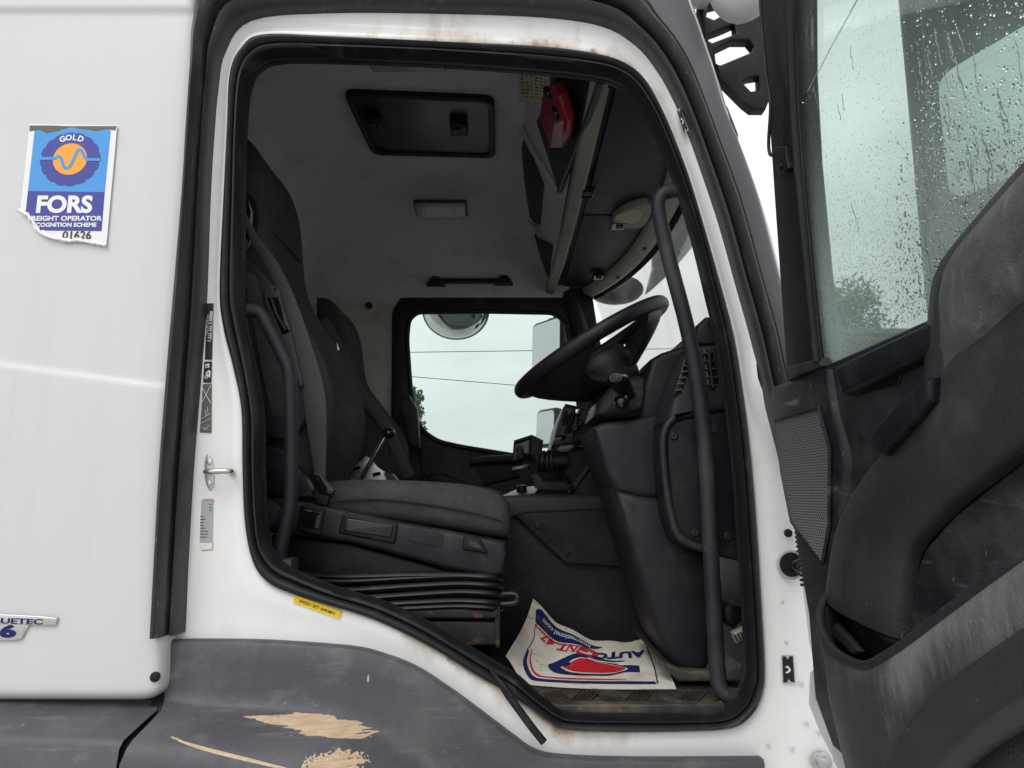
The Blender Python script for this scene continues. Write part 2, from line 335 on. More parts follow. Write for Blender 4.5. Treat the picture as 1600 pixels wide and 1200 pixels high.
def plate(name, loops, Mf, thick, material, parent=None, bevel=0.0, sharp=35, **k):
    """2D outline (+ holes) given thickness and a rolled edge; front at c=0, back at c=-thick"""
    cu = bpy.data.curves.new('tmp', 'CURVE'); cu.dimensions = '2D'; cu.fill_mode = 'BOTH'
    b = min(bevel, thick * .49); cu.extrude = max(0, thick / 2 - b); cu.bevel_depth = b; cu.bevel_resolution = 2; cu.offset = -b
    for lp in loops:
        s = cu.splines.new('POLY'); s.points.add(len(lp) - 1); s.use_cyclic_u = True
        for q, p in zip(s.points, lp): q.co = (p[0], p[1], 0, 1)
    ob = bpy.data.objects.new('tmp', cu); COL.objects.link(ob)
    me = bpy.data.meshes.new_from_object(ob.evaluated_get(bpy.context.evaluated_depsgraph_get()))
    bpy.data.objects.remove(ob); bpy.data.curves.remove(cu); me.name = name
    for v in me.vertices:
        c = v.co.copy(); v.co = Mf(c.x, c.y, c.z - thick / 2)
    bm = bmesh.new(); bm.from_mesh(me); bmesh.ops.remove_doubles(bm, verts=bm.verts, dist=1e-5); bmesh.ops.recalc_face_normals(bm, faces=bm.faces); bm.to_mesh(me); bm.free()
    return link(name, me, material, parent, sharp=sharp, **k)
def pxplate(name, loops, fr, c, thick, material, parent=None, bevel=0.0, smooth_n=0, rnd=0, **k):
    ls = []
    for lp in loops:
        q = [Vector(fr.px(u, v, c)) for u, v in lp]
        if rnd: q = round_poly(q, rnd)
        if smooth_n: q = [Vector(a[:2]) for a in cat([(*a, 0) for a in q], smooth_n, True)]
        ls.append(q)
    return plate(name, ls, lambda a, b, z: fr.P(a, b, c + z), thick, material, parent, bevel, **k)
def text(name, s, size, Mf, material, parent=None, bold=0.0, align='CENTER', xs=1.0):
    cu = bpy.data.curves.new('tmp', 'FONT'); cu.body = s; cu.size = size; cu.offset = bold; cu.align_x = align; cu.align_y = 'CENTER'; cu.resolution_u = 4
    ob = bpy.data.objects.new('tmp', cu); COL.objects.link(ob)
    me = bpy.data.meshes.new_from_object(ob.evaluated_get(bpy.context.evaluated_depsgraph_get()))
    bpy.data.objects.remove(ob); bpy.data.curves.remove(cu); me.name = name
    for v in me.vertices: v.co = Mf(v.co.x * xs, v.co.y, 0)
    return link(name, me, material, parent, smooth=False)
def obox(name, c, ex, ey, ez, material, parent=None, bevel=0.004, **k):
    """box: centre and three half-axis vectors"""
    c, ex, ey, ez = map(Vector, (c, ex, ey, ez))
    V = [c + ex * a + ey * b_ + ez * d for a in (-1, 1) for b_ in (-1, 1) for d in (-1, 1)]
    Fc = [(0, 1, 3, 2), (4, 6, 7, 5), (0, 4, 5, 1), (2, 3, 7, 6), (0, 2, 6, 4), (1, 5, 7, 3)]
    return mesh(name, V, Fc, material, parent, bevel=bevel, **k)
def box(name, x0, x1, y0, y1, z0, z1, material, parent=None, bevel=0.004, **k):
    return obox(name, ((x0 + x1) / 2, (y0 + y1) / 2, (z0 + z1) / 2), ((x1 - x0) / 2, 0, 0), (0, (y1 - y0) / 2, 0), (0, 0, (z1 - z0) / 2), material, parent, bevel, **k)
def disc(name, c, ax, r, h, material, parent=None, n=20, bevel=.002, r2=None):
    c = Vector(c); ax = Vector(ax).normalized(); x = ax.orthogonal().normalized(); y = ax.cross(x); r2 = r if r2 is None else r2
    bb = min(bevel, h * .4, r * .4)
    prof = [(r, 0), (r2, h - bb), (r2 - bb * .3, h - bb * .3), (r2 - bb, h)]
    rings = [[c + ax * hh + (x * math.cos(q) + y * math.sin(q)) * rr for q in (2 * math.pi * j / n for j in range(n))] for rr, hh in prof]
    return loft(name, rings, material, parent, sharp=40)
def screw(fr, u, v, c, parent, r=.009, material='black_plastic'):
    p = fr.W(u, v, c)
    o = disc('screw', p, fr.ez, r, .003, material, parent, 16)
    ri = tube('screw_recess', [p + fr.ez * .003 + (fr.ex * math.cos(a) + fr.ey * math.sin(a)) * r * .55 for a in (2 * math.pi * k / 12 for k in range(12))], .0012, 'grey_plastic', o, 5, True)
    return o
def prism(name, px, Y0, Y1, material, parent=None, bevel=.012, rnd=.0, smooth_n=0, **k):
    """solid with the outline seen at its near face Y0, running back to Y1"""
    return pxplate(name, [px], YF(Y0), 0, Y1 - Y0, material, parent, bevel, smooth_n, rnd, **k)
def dup(root, dy, skip=()):
    r = root.copy(); COL.objects.link(r); r.location = root.location + Vector((0, dy, 0))
    for ch in list(root.children):
        if ch.name.split('.')[0] in skip: continue
        c = ch.copy(); COL.objects.link(c); c.parent = r; c.matrix_parent_inverse = ch.matrix_parent_inverse.copy()
        for g in ch.children:
            d = g.copy(); COL.objects.link(d); d.parent = c
    return r
X, Yv, Zv = Vector((1, 0, 0)), Vector((0, 1, 0)), Vector((0, 0, 1))
FS = YF(0)

# ================================================================== SETTING
g = mesh('ground', [(-400, -400, 0), (400, -400, 0), (400, 400, 0), (-400, 400, 0)], [(0, 1, 2, 3)], 'pale_bounce_ground'); g['kind'] = 'structure'

# ================================================================== TRUCK CAB
CAB = thing('truck_cab', 'white truck cab seen through its open doorway, with dark grey wheel arch', 'truck', (0, 1.1, 0))

# outline of the doorway: rubber seal outer edge / inner edge / outer edge of the painted frame, point by point
DOORWAY = [((345, 450), (369, 450), (315, 450)), ((352, 300), (371, 300), (322, 300)), ((357, 200), (373, 200), (328, 200)),
 ((361, 120), (380, 125), (334, 130)), ((378, 80), (397, 92), (345, 70)), ((412, 58), (430, 79), (385, 20)), ((520, 61), (520, 79), (510, 8)),
 ((683, 69), (683, 85), (683, 9)), ((850, 77), (850, 97), (850, 15)), ((940, 90), (935, 107), (945, 30)), ((985, 108), (970, 118), (998, 62)),
 ((1012, 135), (995, 138), (1030, 100)), ((1035, 178), (1022, 180), (1053, 140)), ((1055, 225), (1042, 226), (1075, 190)), ((1076, 282), (1066, 290), (1095, 245)),
 ((1102, 369), (1090, 370), (1127, 340)), ((1128, 460), (1112, 460), (1155, 440)), ((1147, 536), (1129, 533), (1180, 530)), ((1162, 632), (1143, 628), (1200, 620)),
 ((1174, 739), (1155, 733), (1330, 720)), ((1182, 842), (1162, 835), (1335, 842)), ((1186, 912), (1168, 912), (1340, 912)), ((1193, 1037), (1174, 1037), (1345, 1037)),
 ((1189, 1082), (1170, 1073), (1350, 1120)), ((1172, 1116), (1156, 1099), (1350, 1260)), ((1140, 1136), (1128, 1118), (1150, 1260)), ((1070, 1141), (1065, 1121), (1070, 1260)),
 ((975, 1142), (975, 1121), (975, 1260)), ((890, 1139), (895, 1119), (850, 1260)), ((860, 1129), (870, 1111), (800, 1230)), ((828, 1106), (838, 1088), (760, 1200)),
 ((790, 1080), (806, 1060), (710, 1160)), ((741, 1052), (760, 1033), (660, 1110)), ((690, 1020), (705, 1000), (620, 1080)), ((640, 993), (655, 971), (580, 1060)),
 ((580, 966), (590, 942), (520, 1050)), ((510, 944), (520, 921), (450, 1045)), ((455, 927), (463, 898), (380, 1040)), ((420, 910), (430, 880), (300, 1030)),
 ((398, 880), (411, 848), (265, 1000)), ((385, 820), (405, 800), (284, 900)), ((381, 733), (402, 730), (293, 760)), ((379, 640), (401, 650), (303, 640)),
 ((366, 575), (388, 565), (309, 575)), ((351, 515), (375, 505), (312, 515))]
YS = .07
s_out = cat([U(*d[0], YS) for d in DOORWAY], 6, True)
s_in = cat([U(*d[1], YS) for d in DOORWAY], 6, True)
f_out = cat([U(*d[2], YS) for d in DOORWAY], 6, True)
def mixrow(A, B, t, dy): return [a.lerp(b, t) + Vector((0, dy, 0)) for a, b in zip(A, B)]
# painted door frame: rolled flange next to the seal, a shallow pressed channel, then out to the edge
prof = [(-.04, .02), (0, .0), (.05, -.002), (.13, -.003), (.22, -.0005), (.34, .0045), (.5, .0055), (.7, .0055), (.84, .003), (.95, .0), (1.0, .004)]
rows, gr = [], []
random.seed(3)
for t_, dy in prof:
    rows.append(mixrow(s_out, f_out, t_, dy))
    for i, p in enumerate(s_out):
        k = i / 6
        edge = max(0, 1 - t_ * 2.2)
        q = .10
        def win(a, b_, s=2.5): return max(0, min(1, (k - a) / s)) * max(0, min(1, (b_ - k) / s))
        q += win(4.5, 14) * (.30 + .22 * edge)        # weathered along the top
        q += win(11, 22, 3) * .30 * edge ** 2         # rust line down the pillar
        q += win(25.5, 36) * (.05 + .50 * edge)       # muddy sill
        q += .08 * edge
        gr.append(q)
strips('door_frame', rows, 'surround_paint', CAB, ring=True, attr=('grime', gr), sharp=60)
# rubber seal: fat bulb with a flat lip
prof = [(-.03, .02), (0, -.004), (.10, -.016), (.28, -.022), (.46, -.020), (.58, -.008), (.64, -.004), (.72, -.012), (.86, -.012), (.97, -.002), (1.02, .03)]
strips('door_seal', [mixrow(s_out, s_in, t_, dy) for t_, dy in prof], 'rubber', CAB, ring=True, sharp=70)
# reveal and inner trim behind the seal, closing the side of the cab
s_in2 = [p + Vector((0, .0, 0)) for p in s_in]
cen = Vector((-.05, 0, 2.15))
def grow(P, k, y): return [Vector((p.x + (p.x - cen.x) * k, y, p.z + (p.z - cen.z) * k)) for p in P]
strips('inner_reveal', [[Vector((p.x, YS + .03, p.z)) for p in s_in], grow(s_in, .004, .115), grow(s_in, .03, .13)], 'dark_plastic', CAB, ring=True)
hole = [(p.x, p.z) for p in grow(s_in, .004, 0)]
plate('inner_side_trim', [[(-1.15, 1.2), (.62, 1.2), (.60, 2.2), (.42, 2.93), (.42, 3.45), (-1.15, 3.45)], hole], lambda a, b, c: Vector((a, .12 - c, b)), .012, 'dark_plastic', CAB)
# torn strip of seal hanging at the sill corner
tube('torn_seal_strip', cat([U(765, 1042, .04), U(790, 1080, .035), U(808, 1105, .03), U(830, 1135, .03), U(850, 1160, .03)], 5), [.004 + .004 * min(1, i / 6) for i in range(21)], 'rubber', CAB, 8, flat=.6)
tube('torn_seal_strip', cat([U(768, 1050, .045), U(786, 1070, .035), U(800, 1088, .03)], 5), .005, 'rubber', CAB, 8)

# rear side panel with rolled front edge, crease and lower corner
def panel_row(t):  # right edge of panel at several heights
    return t
edge = [(322, -330), (310, -60), (308, 30), (305, 110), (294, 280), (282, 425), (270, 595), (258, 760), (252, 900), (252, 1000), (252, 1065), (247, 1085), (232, 1097)]
ew = cat([U(u, v, 0) for u, v in edge], 5)
XL = -2.6
# finer vertical sampling for the crease
def resample(c, n):
    L_ = [0]
    for a, b in zip(c, c[1:]): L_.append(L_[-1] + (b - a).length)
    res = []; j = 0
    for i in range(n):
        s = L_[-1] * i / (n - 1)
        while j < len(L_) - 2 and L_[j + 1] < s: j += 1
        t_ = (s - L_[j]) / max(1e-9, L_[j + 1] - L_[j]); res.append(c[j].lerp(c[j + 1], t_))
    return res
cols2 = []
base = resample(ew, 300)
PROF = [(0, .075), (.002, .03), (.005, .012), (.012, .003), (.022, 0)] + [(.03 + .0055 * i, -.0015) for i in range(44)] + [(.3, -.001), (.4, 0), (.6, 0), (1.0, 0)]
for d, dy in PROF:
    col = []
    for e in base:
        p = Vector((e.x - d * (e.x - XL) if d > .03 else e.x - d, dy, e.z))
        if d >= .012:
            zc = U(250, 605, 0).z + (-p.x - .73) * .135
            k = max(0, min(1, (p.z - zc) / .012 + .5)); p.y += .0055 * (k * k * (3 - 2 * k))
            zt = U(150, 16, 0).z
            k = max(0, min(1, (p.z - zt) / .008 + .5)); p.y -= .007 * (k * k * (3 - 2 * k))
        zb = base[-1].z
        k = max(0, 1 - (p.z - zb) / .03); p.y += .02 * k ** 3
        col.append(p)
    cols2.append(col)
cols2b = [[*c, c[-1] + Vector((0, .10, .004))] for c in cols2]
SP = strips('side_panel', cols2b, 'white_paint', CAB, sharp=70)
pp = U(241, 1058, -.0)
o = disc('rubber_plug', pp + Vector((0, .004, 0)), (.45, -1, 0), .010, .006, 'rubber', CAB, 20)

# vertical weatherstrip + frame gasket running up over the door and down the windscreen pillar
GASKET = [((281, 990), (236, 996)), ((288, 860), (242, 880)), ((295, 740), (249, 750)), ((303, 640), (257, 640)), ((310, 550), (264, 550)), ((316, 450), (273, 450)), ((322, 300), (286, 300)),
 ((328, 200), (292, 200)), ((334, 130), (298, 110)), ((345, 70), (303, 30)), ((385, 20), (330, -40)), ((510, 8), (490, -55)), ((683, 9), (683, -55)), ((850, 15), (860, -50)),
 ((945, 30), (975, -25)), ((998, 62), (1030, 35)), ((1030, 100), (1058, 70)), ((1053, 140), (1080, 110)), ((1075, 190), (1100, 160)), ((1095, 245), (1120, 215)),
 ((1127, 340), (1155, 312)), ((1155, 440), (1186, 425)), ((1180, 530), (1211, 515)), ((1200, 620), (1232, 610)), ((1225, 720), (1258, 715))]
ga = cat([U(*a, .05) for a, b in GASKET], 5); gb = cat([U(*b, -.012 if i < 9 else (.0 if i < 11 else .02)) for i, (a, b) in enumerate(GASKET)], 5)
prof = [(-.08, .03), (-.02, .012), (.0, 0), (.12, -.016), (.25, -.016), (.34, .0), (.38, .012), (.43, .012), (.47, -.005), (.52, -.022), (.75, -.026), (.90, -.018), (.96, 0), (1.0, .02)]
strips('frame_gasket', [mixrow(ga, gb, t_, dy) for t_, dy in prof], 'strip_rubber', CAB, sharp=50)
# windscreen pillar trim (grey) and the white skin in front of it
PIL = [((860, -50), (890, -120)), ((975, -25), (1040, -80)), ((1030, 35), (1085, 10)), ((1058, 70), (1104, 65)), ((1080, 110), (1119, 110)), ((1100, 160), (1135, 165)), ((1120, 215), (1158, 220)), ((1155, 312), (1188, 305)),
       ((1186, 425), (1216, 410)), ((1211, 515), (1240, 505)), ((1232, 610), (1262, 600)), ((1258, 715), (1290, 710))]
pa = cat([U(*a, .02) for a, b in PIL], 5); pb = cat([U(*b, .02) for a, b in PIL], 5)
prof = [(-.05, .03), (0, .004), (.06, -.006), (.3, -.008), (.7, -.004), (.93, .006), (1.0, .02), (1.02, .05)]
strips('pillar_trim', [mixrow(pa, pb, t_, dy) for t_, dy in prof], 'pillar_grey', CAB, sharp=50)
pc = [p + Vector((.045, .10, 0)) for p in pb]
strips('pillar_skin', [[p + Vector((-.012, .02, 0)) for p in pb], [p + Vector((.006, .022, 0)) for p in pb], mixrow(pb, pc, .5, .02), pc, [p + Vector((.03, .12, 0)) for p in pc]], 'white_paint', CAB, sharp=60)

# wheel arch moulding: upright band, outward ledge, lower face
ARCH = [((257, 1002), (258, 1092), (252, 1110), (201, 1163)), ((340, 1002), (340, 1101), (330, 1122), (300, 1166)), ((425, 1004), (420, 1104), (405, 1125), (370, 1178)), ((545, 1013), (520, 1115), (500, 1135), (455, 1200)),
        ((597, 1025), (570, 1132), (550, 1152), (505, 1225)), ((648, 1045), (615, 1158), (595, 1178), (550, 1260)), ((700, 1078), (660, 1195), (640, 1215), (595, 1300)), ((760, 1122), (705, 1240), (680, 1265), (640, 1350)),
        ((801, 1153), (745, 1290), (720, 1310), (690, 1400)), ((838, 1178), (800, 1330), (780, 1350), (760, 1440)), ((885, 1186), (870, 1340), (860, 1370), (850, 1450)), ((1000, 1190), (1000, 1340), (1000, 1370), (1000, 1450)), ((1194, 1189), (1190, 1340), (1190, 1370), (1190, 1450))]
A0 = cat([U(*a[0], .045) for a in ARCH], 6); A1 = cat([U(*a[1], .035) for a in ARCH], 6); A2 = cat([U(*a[2], .0) for a in ARCH], 6); A3 = cat([U(*a[3], -.07) for a in ARCH], 6)
A4 = [p + Vector((-.005, -.018, -.03)) for p in A3]; A5 = [p + Vector((-.022, -.02, -.35)) for p in A3]
r0 = [p + Vector((0, .03, .0)) for p in A0]; r1 = [p + Vector((0, .004, .002)) for p in A0]; r2 = [p + Vector((0, -.003, -.006)) for p in A0]
strips('wheel_arch', [r0, r1, r2, mixrow(A0, A1, .35, 0), mixrow(A0, A1, .8, 0), mixrow(A0, A1, .96, -.002), mixrow(A1, A2, .3, 0), A2, mixrow(A2, A3, .35, 0), mixrow(A2, A3, .85, -.002), mixrow(A3, A4, .2, 0), A4, A5], 'arch_plastic', CAB, sharp=75)
# left end cap of the arch beside the panel gap
# step fairing under the side panel
xs = [(-120, 1095), (0, 1098), (120, 1103), (245, 1108)]
B0 = [U(u, v - 14, .05) for u, v in xs]; B1 = [U(u, v + 2, .01) for u, v in xs]
B2 = [U(-120, 1146, -.065), U(0, 1150, -.065), U(105, 1153, -.065), U(193, 1157, -.065)]
B3 = [p + Vector((-.002, -.01, -.012)) for p in B2]; B4 = [p + Vector((-.02 if i == 3 else 0, -.02, -.35)) for i, p in enumerate(B3)]
strips('step_fairing', [cat(r, 6) for r in (B0, mixrow(B0, B1, .7, 0), B1, mixrow(B1, B2, .5, -.004), mixrow(B1, B2, .94, -.001), B2, B3, B4)], 'arch_plastic', CAB, sharp=75)
# dark body behind the gap between fairing and arch
strips('gap_backing', [cat([U(236, 1060, .06), U(236, 1098, .03), U(222, 1125, .0), U(178, 1166, -.055), U(165, 1230, -.06)], 5), cat([U(262, 1060, .06), U(262, 1098, .03), U(252, 1125, .0), U(208, 1166, -.055), U(195, 1230, -.06)], 5)], 'rubber', CAB)

# ---------------------------------------------------------------- cabin interior shell
YC = 1.1
def ceil_z(y):
    d = min(abs(y - YC), .955 if y < YC else 9)
    pts = [(0, 3.30), (.3, 3.285), (.56, 3.225), (.75, 3.16), (.88, 3.07), (.96, 2.98), (1.0, 2.88), (1.03, 2.80)]
    for (a, za), (b, zb) in zip(pts, pts[1:]):
        if d <= b:
            k = (d - a) / (b - a); return za + (zb - za) * k
    return pts[-1][1]
ys = [.10, .15, .19, .24, .3, .36, .45, .54, .65, .8, .95, 1.1, 1.25, 1.4, 1.55, 1.66, 1.76, 1.84, 1.9, 1.96, 2.01, 2.05, 2.085, 2.14]
rows = []
for x, dz in ((-1.10, .55), (-1.09, .32), (-1.06, .16), (-1.0, .075), (-.92, .03), (-.8, .008), (-.6, 0), (-.3, 0), (0, 0), (.10, 0), (.30, 0)):
    rows.append([Vector((x, y, ceil_z(y) - dz * max(0, 1 - (abs(y - YC) / .98) ** 4))) for y in ys])
# smooth the cross-section
for r in rows:
    for _ in range(2):
        z = [p.z for p in r]
        for i in range(1, len(r) - 1): r[i].z = .25 * z[i - 1] + .5 * z[i] + .25 * z[i + 1]
strips('headliner', rows, 'headliner', CAB, sharp=0)
strips('roof_skin', [[p + Vector((0, 0, .09)) for p in r] for r in ([[Vector((x, y, ceil_z(y))) for y in ys] for x in (-1.3, -.5, .2, .5)])], 'white_paint', CAB, sharp=0)
plate('upper_body_side', [[(-1.3, 3.06), (.36, 3.06), (.36, 3.25), (.30, 3.40), (-1.3, 3.42)]], lambda a, b, c: Vector((a, .045 - c, b)), .05, 'white_paint', CAB, .01)
box('back_wall', -1.16, -1.085, .1, 2.16, 1.3, 2.95, 'headliner', CAB)
box('floor', -1.1, .95, .10, 2.16, 1.28, 1.372, 'carpet', CAB, .003)
box('bulkhead', .86, .90, .05, 2.2, 1.1, 2.2, 'black_plastic', CAB)
box('footwell_side', .60, .9, .10, .13, 1.2, 2.2, 'black_plastic', CAB)
# far side: fixed wall behind the door, then the far door with its window
FY = 2.12
fr = YF(FY)
pxplate('far_side_wall', [[(360, 400), (632, 400), (628, 560), (625, 800), (606, 900), (360, 900)]], fr, 0, .05, 'beige_trim', CAB, .004)
WIN = [(636, 530), (639, 500), (652, 488), (760, 487), (865, 489), (882, 502), (892, 545), (905, 640), (916, 735), (800, 711), (720, 698), (685, 690), (662, 675), (648, 650), (641, 600)]
WO = [(612, 560), (612, 485), (630, 458), (630, 410), (905, 400), (925, 455), (935, 520), (955, 600), (1000, 740), (1010, 950), (606, 950)]
FD_ = pxplate('far_door', [WO, WIN], fr, .015, .05, 'black_plastic', CAB, .008, rnd=.035)
wv = [fr.P(p_[0], p_[1], .02) for p_ in round_poly([Vector(fr.px(u, v, .02)) for u, v in WIN], .035)]
tube('window_seal', wv, .012, 'rubber', FD_, 8, True)
pxplate('window_glass', [WIN], fr, -.02, .005, 'side_glass', FD_)
pxplate('door_card', [[(655, 694), (690, 702), (733, 709), (760, 765), (765, 800), (668, 800), (660, 770)]], fr, .045, .03, 'dark_plastic', FD_, .006)
pxplate('door_card', [[(733, 706), (805, 717), (812, 745), (750, 760)]], fr, .035, .02, 'black_plastic', FD_, .004)
tube('armrest_rail', cat([fr.W(735, 722, .06), fr.W(770, 718, .07), fr.W(815, 716, .07)], 4), .022, 'dark_plastic', FD_, 10)
pxplate('door_pocket', [[(668, 742), (690, 738), (745, 760), (770, 790), (668, 800)]], fr, .09, .05, 'black_plastic', FD_, .012)
o = disc('coat_hook', fr.W(577, 478, .0), (0, -1, 0), .018, .02, 'black_plastic', CAB)
pxplate('belt_slot', [[(545, 518), (560, 518), (560, 550), (548, 550)]], fr, .006, .006, 'pale_plastic', CAB, .002)
# windscreen and its pillars
def ws_x(y, z):
    k = (z - 2.15) / .75; e = .63 + (.43 - .63) * k; bulge = .19 * (1 - (abs(y - YC) / 1.05) ** 2.4)
    return e + bulge
rows = [[Vector((ws_x(y, z), y, z)) for y in [.06 + 2.08 * i / 24 for i in range(25)]] for z in (2.10, 2.3, 2.5, 2.7, 2.88, 3.0)]
WS = strips('windscreen', rows, 'windscreen_glass', CAB, sharp=0)
strips('windscreen_border', [[p + Vector((-.004, 0, 0)) for p in r] for r in ([[Vector((ws_x(y, z), y, z)) for y in [.06 + 2.08 * i / 24 for i in range(25)]] for z in (2.86, 2.93, 3.02)])], 'gloss_black', CAB, sharp=0)
rows = []
for z in (2.06, 2.3, 2.5, 2.7, 2.94):
    e = ws_x(.06, z)
    cx, cy = e - .02, 2.10
    rows.append([Vector((cx + a, cy + b_, z)) for a, b_ in ((-.16, .03), (-.165, -.005), (-.14, -.03), (-.10, -.04), (-.075, -.03), (-.07, .0), (-.07, .05), (-.15, .05))])
loft('far_pillar_trim', rows, 'dark_plastic', CAB, sub=1)
# engine tunnel between the seats
prism('engine_tunnel', [(770, 775), (1005, 770), (1120, 1015), (700, 1015), (690, 775)], .90, 1.32, 'carpet', CAB, .01)
TUN = prism('tunnel_cover', [(793, 787), (1000, 778), (1030, 1000), (985, 886), (884, 880), (845, 845), (812, 812), (793, 800)], .875, .905, 'dark_plastic', CAB, .005)
prism('tunnel_lid', [(690, 770), (800, 776), (1002, 770), (1003, 795), (820, 803), (806, 808), (690, 800)], .868, 1.3, 'grey_plastic', CAB, .012)
fr2 = YF(.874)
for u, v in ((841, 821), (966, 834), (886, 865), (967, 864)): screw(fr2, u, v, .0015, TUN, .011)
# sill tread with moulded chevron ribs
ZS = 1.377
SILL = mesh('sill_tread', [UZ(u, v, ZS) for u, v in ((815, 1072), (1150, 1078), (1140, 1102), (860, 1102))] + [UZ(u, v, ZS) - Vector((0, 0, .03)) for u, v in ((815, 1072), (1150, 1078), (1140, 1102), (860, 1102))],
            [(0, 1, 2, 3), (3, 2, 6, 7), (0, 3, 7, 4), (1, 5, 6, 2)], 'sill_dirty', CAB, bevel=.003)
for i in range(7):
    u0 = 856 + i * 42; sgn = 1 if i % 2 else -1
    for j in range(6):
        a = UZ(u0 + j * 6 - 8 * sgn, 1096, ZS + .002); b_ = UZ(u0 + j * 6 + 10 * sgn, 1079, ZS + .002)
        tube('rib', [a, b_], .0028, 'sill_dirty', SILL, 6)
prism('sill_edge', [(858, 1101), (1132, 1101), (1138, 1122), (868, 1122)], .105, .135, 'sill_dirty', CAB, .004)

# ================================================================== THINGS IN THE CABIN
# ---------------------------------------------------------------- seats
SEAT = thing('driver_seat', 'driver seat in black cloth nearest the doorway, on a black bellows base', 'seat', (-.55, .6, 1.372))
def back_ring(z, xf, w, bol, th, yc=.6, lean=0):
    """one horizontal section: winged front, rounded rear"""
    pts = []
    for y, dx in ((-1, -.5), (-.98, -.05), (-.90, .75), (-.78, 1.0), (-.62, .72), (-.42, .18), (-.2, .02), (0, 0), (.2, .02), (.42, .18), (.62, .72), (.78, 1.0), (.90, .75), (.98, -.05), (1, -.5)):
        if dx >= 0: x = xf - bol + dx * bol
        else: x = xf - bol + dx * th * .9
        pts.append(Vector((x, yc + y * w, z)))
    for y, k in ((.93, .85), (.6, 1.0), (0, 1.05), (-.6, 1.0), (-.93, .85)):
        pts.append(Vector((xf - bol - th * k, yc + y * w, z - .0)))
    return pts
SEC = [(1.80, -.56, .235, .03, .12), (1.86, -.535, .245, .045, .13), (1.95, -.495, .255, .06, .14), (2.05, -.468, .262, .075, .14), (2.17, -.485, .262, .08, .14), (2.28, -.55, .255, .07, .13), (2.38, -.615, .245, .05, .12),
       (2.46, -.672, .230, .03, .115), (2.54, -.692, .214, .014, .12), (2.63, -.702, .204, .008, .13), (2.72, -.710, .197, .006, .13), (2.80, -.728, .185, .004, .12), (2.86, -.755, .165, .003, .10), (2.905, -.80, .13, .002, .06), (2.925, -.84, .085, .002, .03)]
BACK = loft('backrest', [back_ring(*s) for s in SEC], 'fabric_dark', SEAT, sub=2, sharp=0)
# stitched piping and the headrest seam
def on_front(z, k):
    for a, b_ in zip(SEC, SEC[1:]):
        if a[0] <= z <= b_[0]:
            t_ = (z - a[0]) / (b_[0] - a[0]); xf, w_, bo = [a[i] + (b_[i] - a[i]) * t_ for i in (1, 2, 3)]
            return Vector((xf - bo * (1 - max(0, (abs(k) - .35) * 1.6) if abs(k) < .8 else .0) - .004, .6 + k * w_, z))
tube('seam', [on_front(z, -.72) + Vector((-.004, 0, 0)) for z in [1.9 + .06 * i for i in range(13)]], .003, 'fabric_dark', BACK, 6)
tube('seam', cat([Vector((-.715, .405, 2.58)), Vector((-.700, .46, 2.60)), Vector((-.700, .6, 2.61)), Vector((-.700, .74, 2.60)), Vector((-.715, .795, 2.58))], 4), .003, 'fabric_dark', BACK, 6)
# cushion
def cush_ring(x, zt, w, th, yc=.6):
    P = []
    for y, dz in ((-1, -.55), (-.99, -.2), (-.93, -.05), (-.78, .02), (-.5, -.012), (0, -.02), (.5, -.012), (.78, .02), (.93, -.05), (.99, -.2), (1, -.55), (.97, -.92), (.7, -1), (0, -1), (-.7, -1), (-.97, -.92)):
        P.append(Vector((x, yc + y * w, zt + (dz * th if dz < -.03 else dz))))
    return P
CS = [(-.55, 1.84, .22, .07), (-.52, 1.862, .245, .085), (-.46, 1.872, .252, .095), (-.36, 1.872, .255, .10), (-.24, 1.868, .257, .108), (-.14, 1.862, .257, .118), (-.07, 1.85, .255, .120), (-.03, 1.832, .25, .108), (-.008, 1.805, .235, .075), (-.002, 1.775, .2, .03)]
CUSH = loft('seat_cushion', [cush_ring(*c) for c in CS], 'fabric', SEAT, sub=2, sharp=0)
tube('seam', cat([Vector((-.47, .3435, 1.826)), Vector((-.36, .3415, 1.832)), Vector((-.24, .34, 1.822)), Vector((-.14, .34, 1.806)), Vector((-.06, .343, 1.788)), Vector((-.02, .356, 1.775))], 4), .003, 'fabric_dark', CUSH, 6)
# moulded side skirt with switches
YB = .325
fb = YF(YB)
SK = pxplate('side_skirt', [[(424, 776), (470, 783), (520, 793), (620, 815), (700, 830), (770, 843), (789, 848), (793, 868), (787, 895), (772, 903), (700, 890), (620, 868), (545, 848), (424, 834)]], fb, 0, .5, 'dark_plastic', SEAT, .014)
pxplate('skirt_lower', [[(424, 836), (545, 850), (620, 870), (700, 892), (770, 905), (765, 912), (640, 905), (424, 900)]], fb, -.03, .44, 'black_plastic', SEAT, .006)
for q in ([(470, 787), (508, 796), (500, 838), (462, 829)], [(535, 802), (622, 819), (617, 850), (528, 833)]):
    tr = pxplate('switch_tray', [q], fb, .006, .012, 'black_plastic', SK, .004, rnd=.006)
    cx = sum(p[0] for p in q) / 4; cy = sum(p[1] for p in q) / 4
    pxplate('tray_recess', [[(cx + (u - cx) * .84, cy - 1 + (v - cy) * .62) for u, v in q]], fb, .0085, .006, 'gloss_black', tr, .002, rnd=.004)
pxplate('blank_cover', [[(640, 824), (694, 833), (690, 856), (637, 846)]], fb, .0015, .006, 'dark_plastic', SK, .001, rnd=.008)
hd = pxplate('release_handle', [[(724, 838), (750, 842), (764, 866), (722, 859)]], fb, .008, .014, 'black_plastic', SK, .004, rnd=.006)
pxplate('handle_recess', [[(731, 844), (747, 847), (756, 860), (730, 855)]], fb, .0105, .006, 'gloss_black', hd, .002, rnd=.004)
kn = disc('recline_knob', U(418, 806, .29), (.15, -1, 0), .042, .03, 'black_plastic', SEAT, 28, .006)
